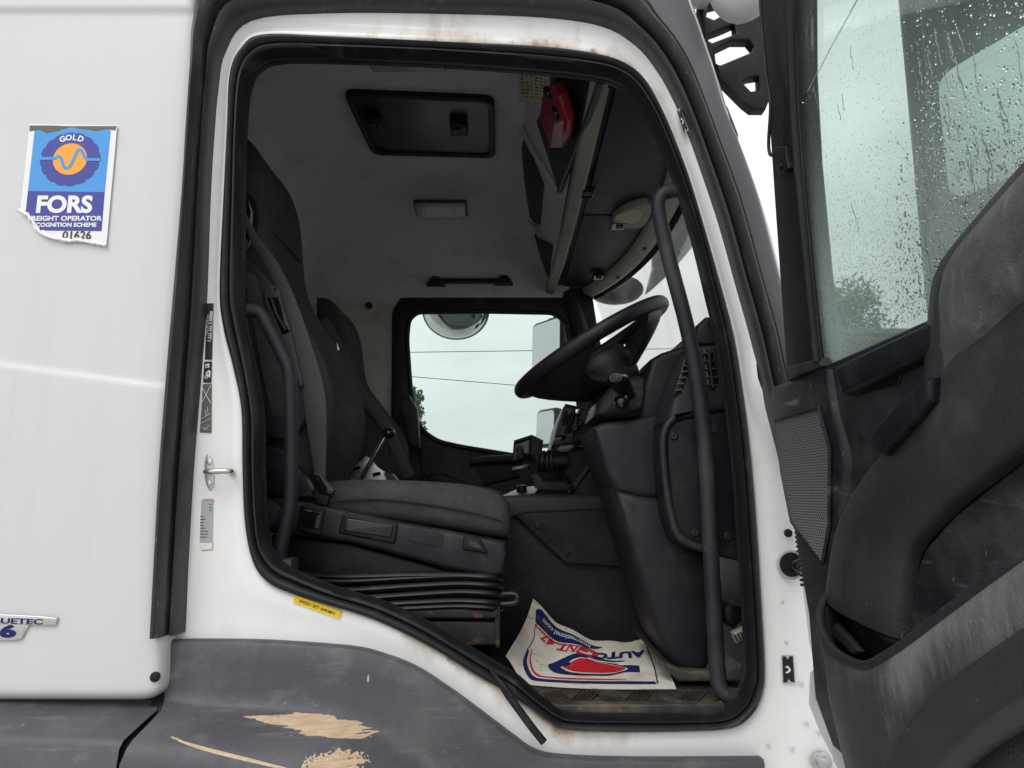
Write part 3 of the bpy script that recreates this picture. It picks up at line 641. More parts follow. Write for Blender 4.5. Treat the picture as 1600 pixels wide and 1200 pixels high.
disc('knob_cap', U(418, 806, .263), (.15, -1, 0), .028, .008, 'dark_plastic', kn, 24)
pxplate('belt_cover', [[(395, 690), (440, 700), (470, 735), (492, 778), (400, 775)]], YF(.33), 0, .05, 'black_plastic', SEAT, .008)
# rubber bellows, folds of uneven sag
for i, (v0, v1) in enumerate(((898, 900), (905, 901), (919, 913), (933, 926), (944, 940), (952, 948))):
    P = cat([U(440, v0, .36), U(540, v0 + 3, .345), U(640, (v0 + v1) / 2, .34), U(720, v1 - 1, .34), U(775, v1 + 2, .345), U(780, v1 + 1, .5)], 5)
    tube('bellows_fold', P, .010, 'rubber', SEAT, 8, flat=1.3)
box('bellows_core', U(440, 900, .38).x, U(772, 900, .38).x, .375, .83, 1.47, 1.66, 'black_plastic', SEAT)
RL = prism('slide_rail', [(600, 952), (778, 952), (778, 966), (600, 966)], .33, .38, 'steel', SEAT, .003)
RL.data.materials[0] = mat('rusty_black', (.022, .02, .02), .5, vary=.3, vscale=20, dirt=[(RUST, 18, .56, .72, .8, (1, 1, 1)), ((.2, .2, .2), 30, .66, .74, .5, (1, 1, 1))])
prism('rail_foot', [(640, 971), (775, 972), (776, 1008), (700, 1010)], .34, .80, 'rusty_black', SEAT, .004)
prism('rail_post', [(772, 948), (781, 948), (781, 1012), (774, 1012)], .335, .36, 'rusty_black', SEAT, .002)
tube('slide_lever', cat([U(770, 930, .36), U(790, 928, .35), U(806, 929, .345), U(808, 938, .345), U(800, 943, .345), U(775, 944, .35)], 4), .006, 'rusty_black', SEAT, 8)
# backrest side shell, with the height adjuster
sh = pxplate('side_shell', [[(362, 398), (388, 405), (412, 425), (432, 450), (440, 470), (455, 520), (470, 575), (482, 625), (480, 652), (466, 672), (448, 690), (415, 684), (398, 640), (380, 560), (368, 480)]], YF(.315), 0, .05, 'dark_plastic', SEAT, .012)
pxplate('shell_inlay', [[(378, 420), (398, 430), (412, 470), (430, 520), (448, 570), (455, 620), (445, 650), (425, 652), (412, 600), (395, 510), (380, 440)]], YF(.3135), .001, .01, 'fabric', SEAT, .004)
ad = pxplate('belt_adjuster', [[(411, 452), (418, 444), (430, 446), (437, 455), (440, 470), (455, 520), (464, 560), (474, 600), (468, 606), (450, 560), (428, 510), (413, 475)]], YF(.300), .002, .016, 'grey_plastic', SEAT, .005)
pxplate('adjuster_slot', [[(417, 466), (434, 463), (455, 518), (441, 523)]], YF(.298), .001, .006, 'gloss_black', ad, .001)
tube('adjuster_bar', [U(424, 467, .294), U(431, 490, .293), U(446, 516, .294)], .0045, 'dark_plastic', ad, 8)
disc('adjuster_pin', U(431, 452, .298), (0, -1, 0), .004, .003, 'gloss_black', ad, 12)
# headrest side recess
pxplate('headrest_recess', [[(362, 285), (380, 290), (392, 305), (398, 330), (394, 370), (380, 400), (362, 405)]], YF(.37), 0, .05, 'gloss_black', SEAT, .015)
# shoulder belt: a strap with thickness, twisting from the guide down to the buckle
BL = [((370, 318), (377, 318), .36), ((388, 370), (402, 367), .345), ((410, 405), (428, 401), .335), ((435, 456), (455, 452), .325), ((455, 523), (480, 519), .31), ((471, 600), (504, 597), .31), ((477, 650), (510, 648), .31), ((490, 730), (509, 728), .325), ((497, 764), (509, 762), .335)]
la = cat([U(*a, y) for a, b_, y in BL], 6); lb = cat([U(*b_, y) for a, b_, y in BL], 6)
off = Vector((0, .0025, 0))
strips('seat_belt', [la, mixrow(la, lb, .06, -.002), mixrow(la, lb, .94, -.002), lb, [p + off for p in lb], [p + off for p in la]], 'belt_web', SEAT, sharp=60)
bk = pxplate('belt_anchor', [[(484, 742), (497, 739), (508, 750), (522, 764), (520, 772), (506, 774), (494, 764)]], YF(.325), 0, .014, 'gloss_black', SEAT, .004, smooth_n=3)
pxplate('buckle', [[(488, 768), (515, 772), (511, 790), (496, 788)]], YF(.33), 0, .02, 'black_plastic', SEAT, .004)
PS = dup(SEAT, 1.0, ('side_skirt', 'skirt_lower', 'recline_knob', 'bellows_fold', 'slide_rail', 'rail_foot', 'rail_post', 'slide_lever', 'side_shell', 'shell_inlay', 'belt_adjuster', 'seat_belt', 'belt_anchor', 'buckle', 'headrest_recess', 'belt_cover', 'backrest'))
loft('backrest', [back_ring(1.8 + (s_[0] - 1.8) * .80, *s_[1:], yc=1.6) for s_ in SEC], 'fabric_dark', PS, sub=2, sharp=0)
PS.name = 'passenger_seat'; PS['label'] = 'passenger seat in black cloth on the far side, half hidden behind the driver seat'
tube('seat_belt', cat([U(505, 500, 1.30), U(530, 545, 1.28), U(560, 610, 1.28), U(600, 660, 1.3), U(640, 745, 1.32)], 5), .022, 'belt_web', PS, 8, flat=.15)
gd = pxplate('belt_guide', [[(515, 532), (527, 534), (530, 546), (526, 552), (518, 545)]], YF(1.26), 0, .012, 'chrome', PS, .002)
pxplate('side_arm', [[(622, 625), (640, 618), (652, 640), (656, 700), (640, 700)]], YF(1.9), 0, .05, 'dark_plastic', PS, .012)

# ---------------------------------------------------------------- park brake lever on its steel plate
LV = thing('lever_plate', 'chrome lever with black ball knob on bent steel plate beside driver seat', 'lever', U(580, 756, .93))
fl = YF(.93)
bp = pxplate('mount_plate', [[(543, 738), (572, 712), (580, 718), (590, 730), (608, 742), (612, 752), (598, 756), (552, 758)]], fl, 0, .01, 'steel', LV, .002)
for u, v in ((556, 733), (588, 742)): pxplate('slot', [[(u - 6, v - 3), (u + 6, v - 5), (u + 7, v), (u - 5, v + 3)]], fl, .002, .004, 'gloss_black', bp)
pxplate('side_web', [[(600, 738), (612, 740), (622, 752), (606, 757)]], fl, .02, .05, 'grey_plastic', LV, .003)
tube('lever_rod', [fl.W(563, 750, .02), fl.W(603, 680, .03)], .0085, 'chrome', LV, 12)
P = fl.W(607, 677, .03)
loft('knob', [[P + Vector((math.cos(a) * .024 * math.sin(q), math.sin(a) * .024 * math.sin(q), .02 * math.cos(q))) for a in (2 * math.pi * j / 18 for j in range(18))] for q in (math.pi * (i + .02) / 8.04 for i in range(9))], 'gloss_black', LV, sharp=0)

# ---------------------------------------------------------------- dashboard
DASH = thing('dashboard', 'black plastic dashboard with air vents, knee panels and screwed side cover', 'dashboard', (.55, .8, 1.5))
prism('dash_body', [(1000, 660), (1006, 600), (1018, 560), (1035, 550), (1066, 540), (1085, 522), (1096, 505), (1130, 500), (1150, 660)], .40, 1.95, 'black_plastic', DASH, .02)
# corner pod with the vent
POD = prism('vent_pod', [(1042, 655), (1052, 622), (1064, 590), (1078, 552), (1086, 540), (1120, 536), (1139, 540), (1150, 600), (1152, 635), (1120, 644), (1096, 650), (1044, 660)], .19, .42, 'dark_plastic', DASH, .016)
fp = YF(.19)
prism('pillar_cap', [(1084, 538), (1090, 510), (1104, 494), (1122, 494), (1138, 540)], .20, .34, 'dark_plastic', DASH, .012)
vn = pxplate('vent', [[(1099, 548), (1112, 547), (1120, 575), (1123, 600), (1112, 612), (1104, 600)]], fp, .002, .01, 'gloss_black', POD, .002)
for k in range(5):
    a = fp.W(1098 + k * 2.2, 554 + k * 12, .006); b_ = fp.W(1114 + k * 2.4, 550 + k * 13, .006); tube('slat', [a, b_], .0025, 'dark_plastic', vn, 6)
tube('slat', [fp.W(1107, 548, .007), fp.W(1114, 606, .007)], .003, 'dark_plastic', vn, 6)
vn2 = pxplate('vent', [[(1071, 557), (1084, 553), (1064, 614), (1052, 617)]], fp, .003, .01, 'gloss_black', POD, .002)
for k in range(6): tube('slat', [fp.W(1070 - k * 3.2, 563 + k * 9.5, .007), fp.W(1081 - k * 3.2, 561 + k * 9.5, .007)], .0028, 'grey_plastic', vn2, 6)
# side cover with raised border and screws
KP = prism('side_cover', [(1040, 672), (1048, 645), (1060, 655), (1100, 648), (1152, 633), (1160, 760), (1166, 880), (1090, 862), (1064, 850), (1050, 810), (1042, 740)], .20, .40, 'black_plastic', DASH, .01)
tube('cover_border', cat([U(1054, 652, .195), U(1041, 668, .195), U(1036, 695, .195), U(1040, 750, .195), U(1048, 800, .195), U(1060, 836, .195), U(1088, 854, .195), U(1115, 858, .2)], 5), .0095, 'dark_plastic', DASH, 10)
fk = YF(.20)
for u, v in ((1053, 681), (1086, 832), (1117, 671), (1137, 838)): screw(fk, u, v, .0, KP, .011)
# knee cover under the column and the column gaiter down to the floor
KN = prism('knee_cover', [(926, 668), (942, 660), (985, 656), (1044, 644), (1040, 690), (1046, 780), (1000, 777), (962, 768), (948, 738), (936, 700)], .36, .74, 'dark_plastic', DASH, .02)
screw(YF(.36), 1024, 745, .0, KN, .006)
prism('column_gaiter', [(958, 762), (1000, 774), (1048, 780), (1056, 830), (1080, 852), (1116, 870), (1120, 960), (1112, 1040), (1098, 1056), (1062, 1050), (1040, 1025), (1020, 970), (1000, 905), (980, 840)], .35, .72, 'dark_plastic', DASH, .03)
prism('gaiter_foot', [(1030, 1030), (1062, 1046), (1120, 1050), (1160, 1040), (1165, 1066), (1060, 1066)], .33, .74, 'sill_dirty', DASH, .008)
# steering column cowl, stalk and knobs
prism('column_cowl', [(928, 650), (938, 622), (960, 598), (998, 584), (1022, 590), (1040, 606), (1046, 622), (1036, 640), (1005, 650), (950, 655)], .42, .70, 'dark_plastic', DASH, .03)
pxplate('cowl_boss', [[(975, 612), (995, 604), (1014, 610), (1018, 622), (1008, 634), (985, 642)]], YF(.42), .006, .05, 'dark_plastic', DASH, .008, smooth_n=3)
# centre stack beyond the wheel: vent, switches, red flap
ST = prism('centre_stack', [(862, 702), (872, 660), (884, 630), (912, 636), (960, 640), (985, 700), (960, 770), (900, 772), (880, 740)], 1.06, 1.5, 'black_plastic', DASH, .015)
fc = YF(1.055)
vb = pxplate('vent_bezel', [[(880, 636), (906, 642), (894, 692), (864, 696)]], fc, .008, .02, 'grey_plastic', DASH, .004)
pxplate('vent_opening', [[(883, 641), (900, 645), (892, 676), (873, 679)]], fc, .011, .01, 'gloss_black', vb, .001)
for k in range(5): tube('slat', [fc.W(885 + k * 3, 643 + k * .7, .013), fc.W(875 + k * 3.2, 677 - k * .5, .013)], .002, 'dark_plastic', vb, 6)
pxplate('button', [[(868, 681), (885, 680), (883, 688), (866, 689)]], fc, .011, .008, 'gloss_black', vb, .001)
for u, v, r in ((903, 644, .013), (899, 668, .013), (907, 662, .009)):
    kb = disc('dial', fc.W(u, v, .005), (-.3, -1, .1), r, .02, 'gloss_black', DASH, 18); disc('dial_cap', fc.W(u, v, .005) + Vector((-.3, -1, .1)).normalized() * .02, (-.3, -1, .1), r * .6, .003, 'chrome' if v == 644 else 'dark_plastic', kb, 16)
pxplate('shelf_lip', [[(868, 703), (880, 692), (935, 682), (940, 696), (878, 708)]], fc, .02, .03, 'gloss_black', DASH, .004)
pxplate('red_flap', [[(904, 697), (914, 692), (916, 686), (919, 696), (910, 699)]], fc, .03, .02, 'red_plastic', DASH, .002)
tube('ignition_barrel', [U(922, 652, .9), U(914, 650, .85)], .018, 'grey_plastic', DASH, 16)
pxplate('trim_strip', [[(890, 762), (933, 706), (936, 711), (896, 768)]], fc, .03, .02, 'grey_plastic', DASH, .003)
pxplate('side_cheek', [[(896, 768), (936, 711), (975, 768), (965, 775), (896, 775)]], fc, .02, .3, 'dark_plastic', DASH, .006)
# tray in front of the gear selector
prism('selector_tray', [(832, 745), (838, 738), (850, 752), (880, 752), (897, 758), (888, 768), (834, 766)], 1.0, 1.25, 'dark_plastic', DASH, .006)

# ---------------------------------------------------------------- gear selector with rubber gaiter
GS = thing('gear_selector', 'gear lever arm with ribbed black rubber gaiter on centre dash', 'lever', U(868, 745, 1.05))
for k in range(6):
    p = U(843 + k * 7, 722 - k * .5, 1.03); r = .030 + .006 * math.sin(k * .9)
    tube('gaiter_rib', [p + Vector((.010 * math.cos(a) * .6, -.0 + r * math.cos(a) * .6, r * math.sin(a))) for a in (2 * math.pi * j / 16 for j in range(16))], .007, 'rubber', GS, 6, True)
tube('gaiter_sleeve', [U(838, 722, 1.03), U(885, 720, 1.03)], [.018, .030], 'black_plastic', GS, 14)
tube('selector_arm', cat([U(838, 722, 1.03), U(828, 712, 1.02), U(820, 712, 1.0)], 4), .010, 'black_plastic', GS, 10)
tube('selector_grip', [U(813, 712, 1.0), U(812, 700, 1.0), U(813, 696, 1.0)], [.013, .014, .008], 'dark_plastic', GS, 12)
# ---------------------------------------------------------------- open backed monitor box
MB_ = thing('monitor_hood', 'small square black monitor hood standing before the far window', 'monitor', U(825, 735, 1.25))
fm = YF(1.22)
q = [(803, 688), (831, 679), (829, 712), (800, 722)]
pxplate('hood_frame', [q, [(806, 692), (828, 684), (826, 709), (803, 718)]], fm, 0, .09, 'black_plastic', MB_, .003)
pxplate('screen', [[(806, 692), (828, 684), (826, 709), (803, 718)]], fm, -.06, .01, 'gloss_black', MB_)
pxplate('hood_side', [[(831, 679), (849, 688), (846, 715), (829, 712)]], fm, .001, .05, 'dark_plastic', MB_, .003)
# ---------------------------------------------------------------- switch pod with row of white marks and a red button
SW = thing('switch_pod', 'slim black switch pod with red button under the monitor hood', 'switch', U(815, 735, 1.05))
fw = YF(1.05)
pxplate('pod_body', [[(800, 730), (826, 723), (829, 731), (798, 737)]], fw, 0, .03, 'gloss_black', SW, .003)
for k in range(5): pxplate('mark', [[(806 + k * 2.2, 730.5 - k * .4), (807.3 + k * 2.2, 730.2 - k * .4), (807.3 + k * 2.2, 732 - k * .4), (806 + k * 2.2, 732.3 - k * .4)]], fw, .001, .001, 'decal_white', SW)
disc('red_button', fw.W(823.5, 728, .001), (0, -1, 0), .006, .003, 'red_plastic', SW, 14)
# ---------------------------------------------------------------- pale tray with dial on the tunnel
TR = thing('tunnel_tray', 'pale grey tray with black dial lying on the engine tunnel', 'tray', (.0, 1.0, 1.85))
p = U(812, 768, 1.0)
tp = pxplate('tray_plate', [[(784, 775), (808, 764), (832, 759), (842, 762), (836, 771), (800, 776)]], YF(1.0), 0, .05, 'pale_plastic', TR, .004)
disc('tray_dial', U(815, 768, .985), (0, -.3, 1), .018, .02, 'gloss_black', TR, 18)

# ---------------------------------------------------------------- steering wheel
W0 = Vector((.236, .56, 2.272))
SWH = thing('steering_wheel', 'large black steering wheel tilted above the column cowl', 'steering wheel', W0)
ang = R(31); ax = Vector((math.cos(ang), 0, math.sin(ang))); n = Vector((-math.sin(ang), 0, math.cos(ang)))
RW = .243
ring = [W0 + ax * RW * math.cos(a) + Yv * RW * math.sin(a) for a in (2 * math.pi * k / 72 for k in range(72))]
tube('rim', ring, .0215, 'black_plastic', SWH, 16, True)
def hubring(d, ra, ry, k=24): return [W0 + n * d + ax * ra * math.cos(a) + Yv * ry * math.sin(a) for a in (2 * math.pi * j / k for j in range(k))]
loft('hub', [hubring(-.20, .055, .055), hubring(-.15, .075, .075), hubring(-.12, .088, .085), hubring(-.07, .092, .088), hubring(-.04, .086, .08), hubring(-.026, .07, .065)], 'black_plastic', SWH, sharp=40)
for (a0_, a1_, rin, dp) in ((94, 266, .085, -.125), (-50, -7, .07, -.11), (7, 50, .07, -.11)):
    tp_, bt_ = [], []
    for i in range(7):
        f = i / 6; r_ = (RW - .004) * (1 - f) + rin * f; d_ = -.004 * (1 - f) + dp * (f ** .8); wid = 1 - .28 * math.sin(f * math.pi) * (1 if a1_ - a0_ > 60 else .2)
        mid = (a0_ + a1_) / 2; hw_ = (a1_ - a0_) / 2 * wid
        A_ = [R(mid - hw_ + 2 * hw_ * j / 12) for j in range(13)]
        tp_.append([W0 + n * (d_ + .008) + (ax * math.cos(q) + Yv * math.sin(q)) * r_ for q in A_]); bt_.append([W0 + n * (d_ - .010) + (ax * math.cos(q) + Yv * math.sin(q)) * r_ for q in A_])
    loft('spoke', [t1 + b1[::-1] for t1, b1 in zip(tp_, bt_)], 'black_plastic', SWH, sharp=50)
# skirt visible below the rim on the near-left and far-right
# ---------------------------------------------------------------- stalk
SKT = thing('control_stalk', 'fat black rounded stalk pointing at the doorway below the wheel', 'stalk', U(975, 615, .36))
a0, a1 = U(985, 622, .46), U(962, 590, .27)
dv = (a1 - a0).normalized()
pts = [a0.lerp(a1, t_) for t_ in (0, .25, .5, .75, .9, 1)]
tube('stalk_body', pts, [.020, .023, .026, .029, .027, .016], 'gloss_black', SKT, 20, flat=.8)
o = disc('end_button', a1, dv, .012, .004, 'black_plastic', SKT, 16)
tube('stalk_tip', cat([U(972, 625, .33), U(972, 632, .32), U(976, 638, .32)], 4), [.02] * 4 + [.018, .015, .013, .010, .006], 'gloss_black', SKT, 14)

# ---------------------------------------------------------------- grab handles
GH = thing('grab_handle', 'long black grab handle running up the windscreen pillar side', 'grab handle', U(1120, 1050, .15), 'grab handles of the doorway')
pts = cat([U(1080, 296, .10), U(1062, 297, .13), U(1046, 299, .15), U(1034, 306, .155), U(1029, 322, .155), U(1033, 350, .155), U(1048, 415, .155), U(1073, 510, .155), U(1092, 610, .155), U(1103, 720, .155), U(1110, 850, .155), U(1117, 980, .155), U(1121, 1050, .155), U(1126, 1075, .15), U(1140, 1088, .14), U(1162, 1090, .11)], 5)
tube('bar', pts, .0185, 'dark_plastic', GH, 18)
GH2 = thing('grab_handle', 'short bent black grab handle beside the driver seat backrest', 'grab handle', U(440, 880, .17), 'grab handles of the doorway')
pts = cat([U(362, 486, .12), U(380, 484, .15), U(397, 485, .165), U(410, 494, .17), U(424, 520, .17), U(440, 552, .17), U(451, 578, .17), U(454, 620, .17), U(455, 720, .17), U(454, 780, .17), U(446, 825, .17), U(439, 855, .17), U(437, 885, .17)], 5)
tube('bar', pts, .0165, 'dark_plastic', GH2, 18)
prism('socket', [(424, 874), (455, 874), (456, 896), (422, 892)], .14, .20, 'grey_plastic', GH2, .008)

# ---------------------------------------------------------------- roof hatch, lamps, rail
RH = thing('roof_hatch', 'dark tinted roof hatch with two black latches in the ceiling', 'roof hatch', (-.33, 1.15, 3.28))
def zc(u, v, z): return UZ(u, v, z)
ZH = 3.262
hc = [zc(541, 147, ZH), zc(768, 158, ZH), zc(770, 245, ZH), zc(585, 240, ZH)]
cx = sum((p.x for p in hc)) / 4; cy = sum((p.y for p in hc)) / 4
def hz(P, z, k=1.0, r=.05): return [(q.x, q.y) for q in round_poly([Vector((cx + (p.x - cx) * k, cy + (p.y - cy) * k)) for p in P], r)]
plate('hatch_frame', [hz(hc, 0, 1.04), hz(hc, 0, .95, .045)], lambda a, b_, c: Vector((a, b_, ZH - .006 - c)), .05, 'black_plastic', RH, .006)
plate('hatch_pane', [hz(hc, 0, .95, .04)], lambda a, b_, c: Vector((a, b_, ZH + .006 - c)), .008, 'hatch_dark', RH)
for u, v in ((583, 192), (717, 200)):
    p = zc(u, v, ZH - .012); lt = obox('latch', p, (.034, 0, 0), (0, .042, 0), (0, 0, .016), 'black_plastic', RH, .008)
    obox('latch_tab', p + Vector((-.004, -.014, -.018)), (.018, 0, 0), (0, .018, 0), (0, 0, .006), 'dark_plastic', lt, .003)
for q_, lab in (((577, 88, 697, 102), 'frosted roof lamp at the top edge of the doorway'), ((650, 318, 728, 334), 'small clear roof lamp on the far slope of the ceiling')):
    u0, v0, u1, v1 = q_; near = v0 < 200
    LP = thing('roof_lamp', lab, 'lamp', (0, .5 if near else 1.7, 3.2), 'roof lamps')
    Yp, Zp = (.52, 3.175) if near else (1.70, 3.155)
    nrm = Vector((0, .18 if near else -.28, -1)).normalized(); ex = X; ey = nrm.cross(ex)
    c0 = UZ((u0 + u1) / 2, (v0 + v1) / 2, Zp); ww = abs(UZ(u1, (v0 + v1) / 2, Zp).x - UZ(u0, (v0 + v1) / 2, Zp).x) / 2
    obox('lamp_base', c0 - nrm * .004, ex * ww * 1.06, ey * .055, nrm * .006, 'grey_plastic', LP, .004)
    ln = obox('lens', c0 + nrm * .008, ex * ww, ey * .047, nrm * .010, 'lamp_lens', LP, .008)
    for k in range(9): obox('flute', c0 + nrm * .018 + ex * ww * (-.8 + .2 * k), ex * .003, ey * .036, nrm * .002, 'lamp_lens', ln, .001)
GR = thing('ceiling_rail', 'flat black grab rail on the wall above the far window', 'grab rail', U(735, 440, 2.03))
p0, p1 = U(668, 441, 2.03), U(803, 439, 2.03)
for t_ in (.09, .88):
    q = p0.lerp(p1, t_); loft('rail_mount', [[q + Vector((a * s, 0, b_)) for a, b_ in ((-.05, -.012), (.05, -.012), (.02, .032), (-.015, .034))] for s in (1,)] + [[q + Vector((a, .05, b_)) for a, b_ in ((-.05, -.012), (.05, -.012), (.02, .032), (-.015, .034))]], 'black_plastic', GR, bevel=.003)
obox('rail_bar', p0.lerp(p1, .5) + Vector((0, -.012, 0)), ((p1 - p0).length * .47, 0, 0), (0, .012, 0), (0, 0, .013), 'black_plastic', GR, .006)

# ---------------------------------------------------------------- overhead locker above the windscreen
OS = thing('overhead_locker', 'grey and beige overhead locker above the windscreen with black clips', 'locker', (.3, 1.1, 2.9))
ZO = 2.90
def fx(y): return ws_x(y, 2.9) - .035
yy = [.14 + 1.94 * i / 30 for i in range(31)]
# two dark underside lids
for (y0, y1) in ((.15, 1.085), (1.10, 2.06)):
    k = [y0 + (y1 - y0) * i / 14 for i in range(15)]
    plate('underside_lid', [[(.275, y0)] + [(fx(y) - .045, y) for y in k] + [(.275, y1)]], lambda a, b_, c: Vector((a, b_, ZO + .008 - c)), .02, 'dark_plastic', OS, .006)
# backing sheet
plate('underside_tray', [[(.20, .13)] + [(fx(y), y) for y in yy] + [(.20, 2.08)]], lambda a, b_, c: Vector((a, b_, ZO + .02 - c)), .012, 'black_plastic', OS)
# beige front rim following the glass
loft('front_rim', [[Vector((fx(y) + a, y, ZO + b_)) for a, b_ in ((-.05, -.012), (-.04, -.028), (-.005, -.040), (.018, -.030), (.024, 0), (.0, .02), (-.05, .01))] for y in yy], 'beige_trim', OS, sharp=40)
for y in (.35, .7, 1.35, 1.75): obox('rim_slot', (fx(y) - .02, y, ZO - .038), (.006, 0, 0), (0, .014, 0), (0, 0, .004), 'dark_plastic', OS, .001)
# beige rear bar
loft('rear_bar', [[Vector((.232 + dx + a, y, ZO + b_)) for a, b_ in ((-.028, .012), (-.028, -.006), (-.022, -.016), (.010, -.024), (.020, -.016), (.022, .012))] for y, dx in ((.12, .0), (.6, .0), (1.1, -.002), (1.6, -.01), (2.09, -.03))], 'shaded_beige_trim', OS, sharp=30)
# centre bracket with oval recess
plate('centre_bracket', [[(v.x, v.y) for v in cat([(UZ(u, v, ZO).x, UZ(u, v, ZO).y, 0) for u, v in ((957, 340), (966, 328), (985, 318), (1012, 312), (1018, 325), (1005, 348), (975, 350))], 4, True)]], lambda a, b_, c: Vector((a, b_, ZO - .018 - c)), .03, 'shaded_beige_trim', OS, .006)
plate('bracket_recess', [[(v.x, v.y) for v in cat([(UZ(u, v, ZO - .018).x, UZ(u, v, ZO - .018).y, 0) for u, v in ((962, 340), (970, 333), (1000, 328), (998, 347), (975, 347))], 4, True)]], lambda a, b_, c: Vector((a, b_, ZO - .020 - c)), .004, 'paper_label', OS)
for u, v in ((966, 122), (916, 300), (966, 352), (934, 432)):
    p = UZ(u, v, ZO - .012); cl = obox('clip', p, (.028, 0, 0), (0, .035, 0), (0, 0, .008), 'gloss_black', OS, .004)
    obox('clip_tongue', p + Vector((.004, -.006, -.010)), (.014, 0, 0), (0, .012, 0), (0, 0, .003), 'grey_plastic', cl, .001)
# upright rear face of the locker and its compartments
PF = Frame((.215, 0, 2.915), (0, 1, 0), (-.16, 0, .36))     # ez points to -x side
if PF.ez.x > 0: PF = Frame((.215, 0, 2.915), (0, -1, 0), (-.16, 0, .36))
sg = -1
FACE = [(sg * .12, -.0), (sg * 2.09, 0), (sg * 2.09, .03), (sg * 1.95, .22), (sg * 1.7, .35), (sg * 1.1, .42), (sg * .5, .35), (sg * .25, .22), (sg * .12, .03)]
plate('locker_face', [FACE], lambda a, b_, c: PF.P(a, b_, c), .02, 'headliner', OS, .004)
cmp1 = pxplate('compartment_dark_plate', [[(880, 92), (945, 100), (916, 190), (872, 298), (838, 190), (858, 150)]], PF, .006, .012, 'black_plastic', OS, .002)  # flat black plate paints the dark inside of the compartment
tube('compartment_edge', [PF.W(938, 128, .012), PF.W(917, 190, .012), PF.W(874, 298, .012)], .010, 'dark_plastic', OS, 8)
tube('compartment_edge', [PF.W(812, 195, .010), PF.W(835, 240, .010), PF.W(872, 300, .010)], .012, 'beige_trim', OS, 8)
pxplate('storage_net', [[(819, 206), (830, 245), (848, 290), (842, 352), (834, 348), (816, 322), (812, 250)]], PF, .008, .012, 'black_plastic', OS, .003)
pxplate('storage_net', [[(829, 358), (838, 372), (862, 384), (854, 446), (846, 444), (832, 415)]], PF, .008, .012, 'black_plastic', OS, .003)
tube('net_edge', cat([PF.W(815, 322, .016), PF.W(826, 345, .018), PF.W(840, 356, .018)], 4), .005, 'beige_trim', OS, 8)
tube('net_edge', cat([PF.W(838, 372, .016), PF.W(855, 382, .018), PF.W(862, 386, .018)], 4), .005, 'dark_plastic', OS, 8)

# ---------------------------------------------------------------- red box in the locker, curled paper label
RB = thing('red_box', 'angular red plastic box wedged into the overhead locker', 'box', PF.W(863, 190, .03))
rp = pxplate('case', [[(848, 142), (862, 134), (872, 150), (883, 190), (881, 212), (875, 232), (859, 231), (852, 210), (843, 188), (844, 165)]], PF, .060, .035, 'red_plastic', RB, .008)
pxplate('pale_sticker', [[(866, 194), (880, 188), (877, 230), (860, 231)]], PF, .0615, .0015, 'faded_pink', RB)
for u, v in ((857, 144), (870, 176)): disc('round_knob', PF.W(u, v, .060), PF.ez, .020, .010, 'gloss_black', RB, 18)
PLB = thing('paper_label', 'curled cream paper label printed in columns, beside the red box', 'paper', PF.W(830, 130, .02))
def lab(s, t_):
    u = 810 + 48 * s + 2 * t_; v = 98 + 12 * s * s + (62 - 6 * s) * t_
    return PF.W(u, v, .035 + .05 * math.sin(s * 2.2) * .4)
G = [[lab(i / 10, j / 10) for i in range(11)] for j in range(11)]
strips('label_sheet', G + [[p + PF.ez * -.0006 for p in r] for r in G[::-1]], 'paper_label', PLB, sharp=80)
random.seed(11)
for j in range(9):
    for i in range(6):
        if random.random() < .85:
            s0, t0 = .08 + i * .15, .12 + j * .09; ws_ = random.uniform(.05, .12)
            q = [lab(s0, t0), lab(s0 + ws_, t0), lab(s0 + ws_, t0 + .035), lab(s0, t0 + .035)]
            mesh('print_mark', [p + PF.ez * .001 for p in q], [(0, 1, 2, 3)], 'ink_dark', PLB, smooth=False)

# ================================================================== OPEN DOOR (swung square to the cab, inner face to the left)
FL = Frame((.56, 0, 0), (0, -1, 0), (0, 0, 1))
FU = Frame((.56, 0, 2.07), (0, -1, 0), (-.09, 0, 1))
# outer skin + core
DOOR = pxplate('driver_door', [[(1228, 640), (1320, 560), (1900, 290), (1900, 1400), (1420, 1400), (1300, 1190), (1262, 1000), (1238, 800)]], FL, -.05, .03, 'white_paint', CAB, .008)
DOOR['label'] = 'open driver door lined in black plastic with wet window and deep pocket'
TRIM = pxplate('door_trim', [[(1203, 612), (1206, 604), (1300, 565), (1462, 492), (1900, 295), (1900, 1400), (1460, 1400), (1395, 1250), (1300, 1168), (1272, 1090), (1262, 960), (1248, 880), (1236, 805), (1212, 690)]], FL, 0, .05, 'door_plastic', DOOR, .008)
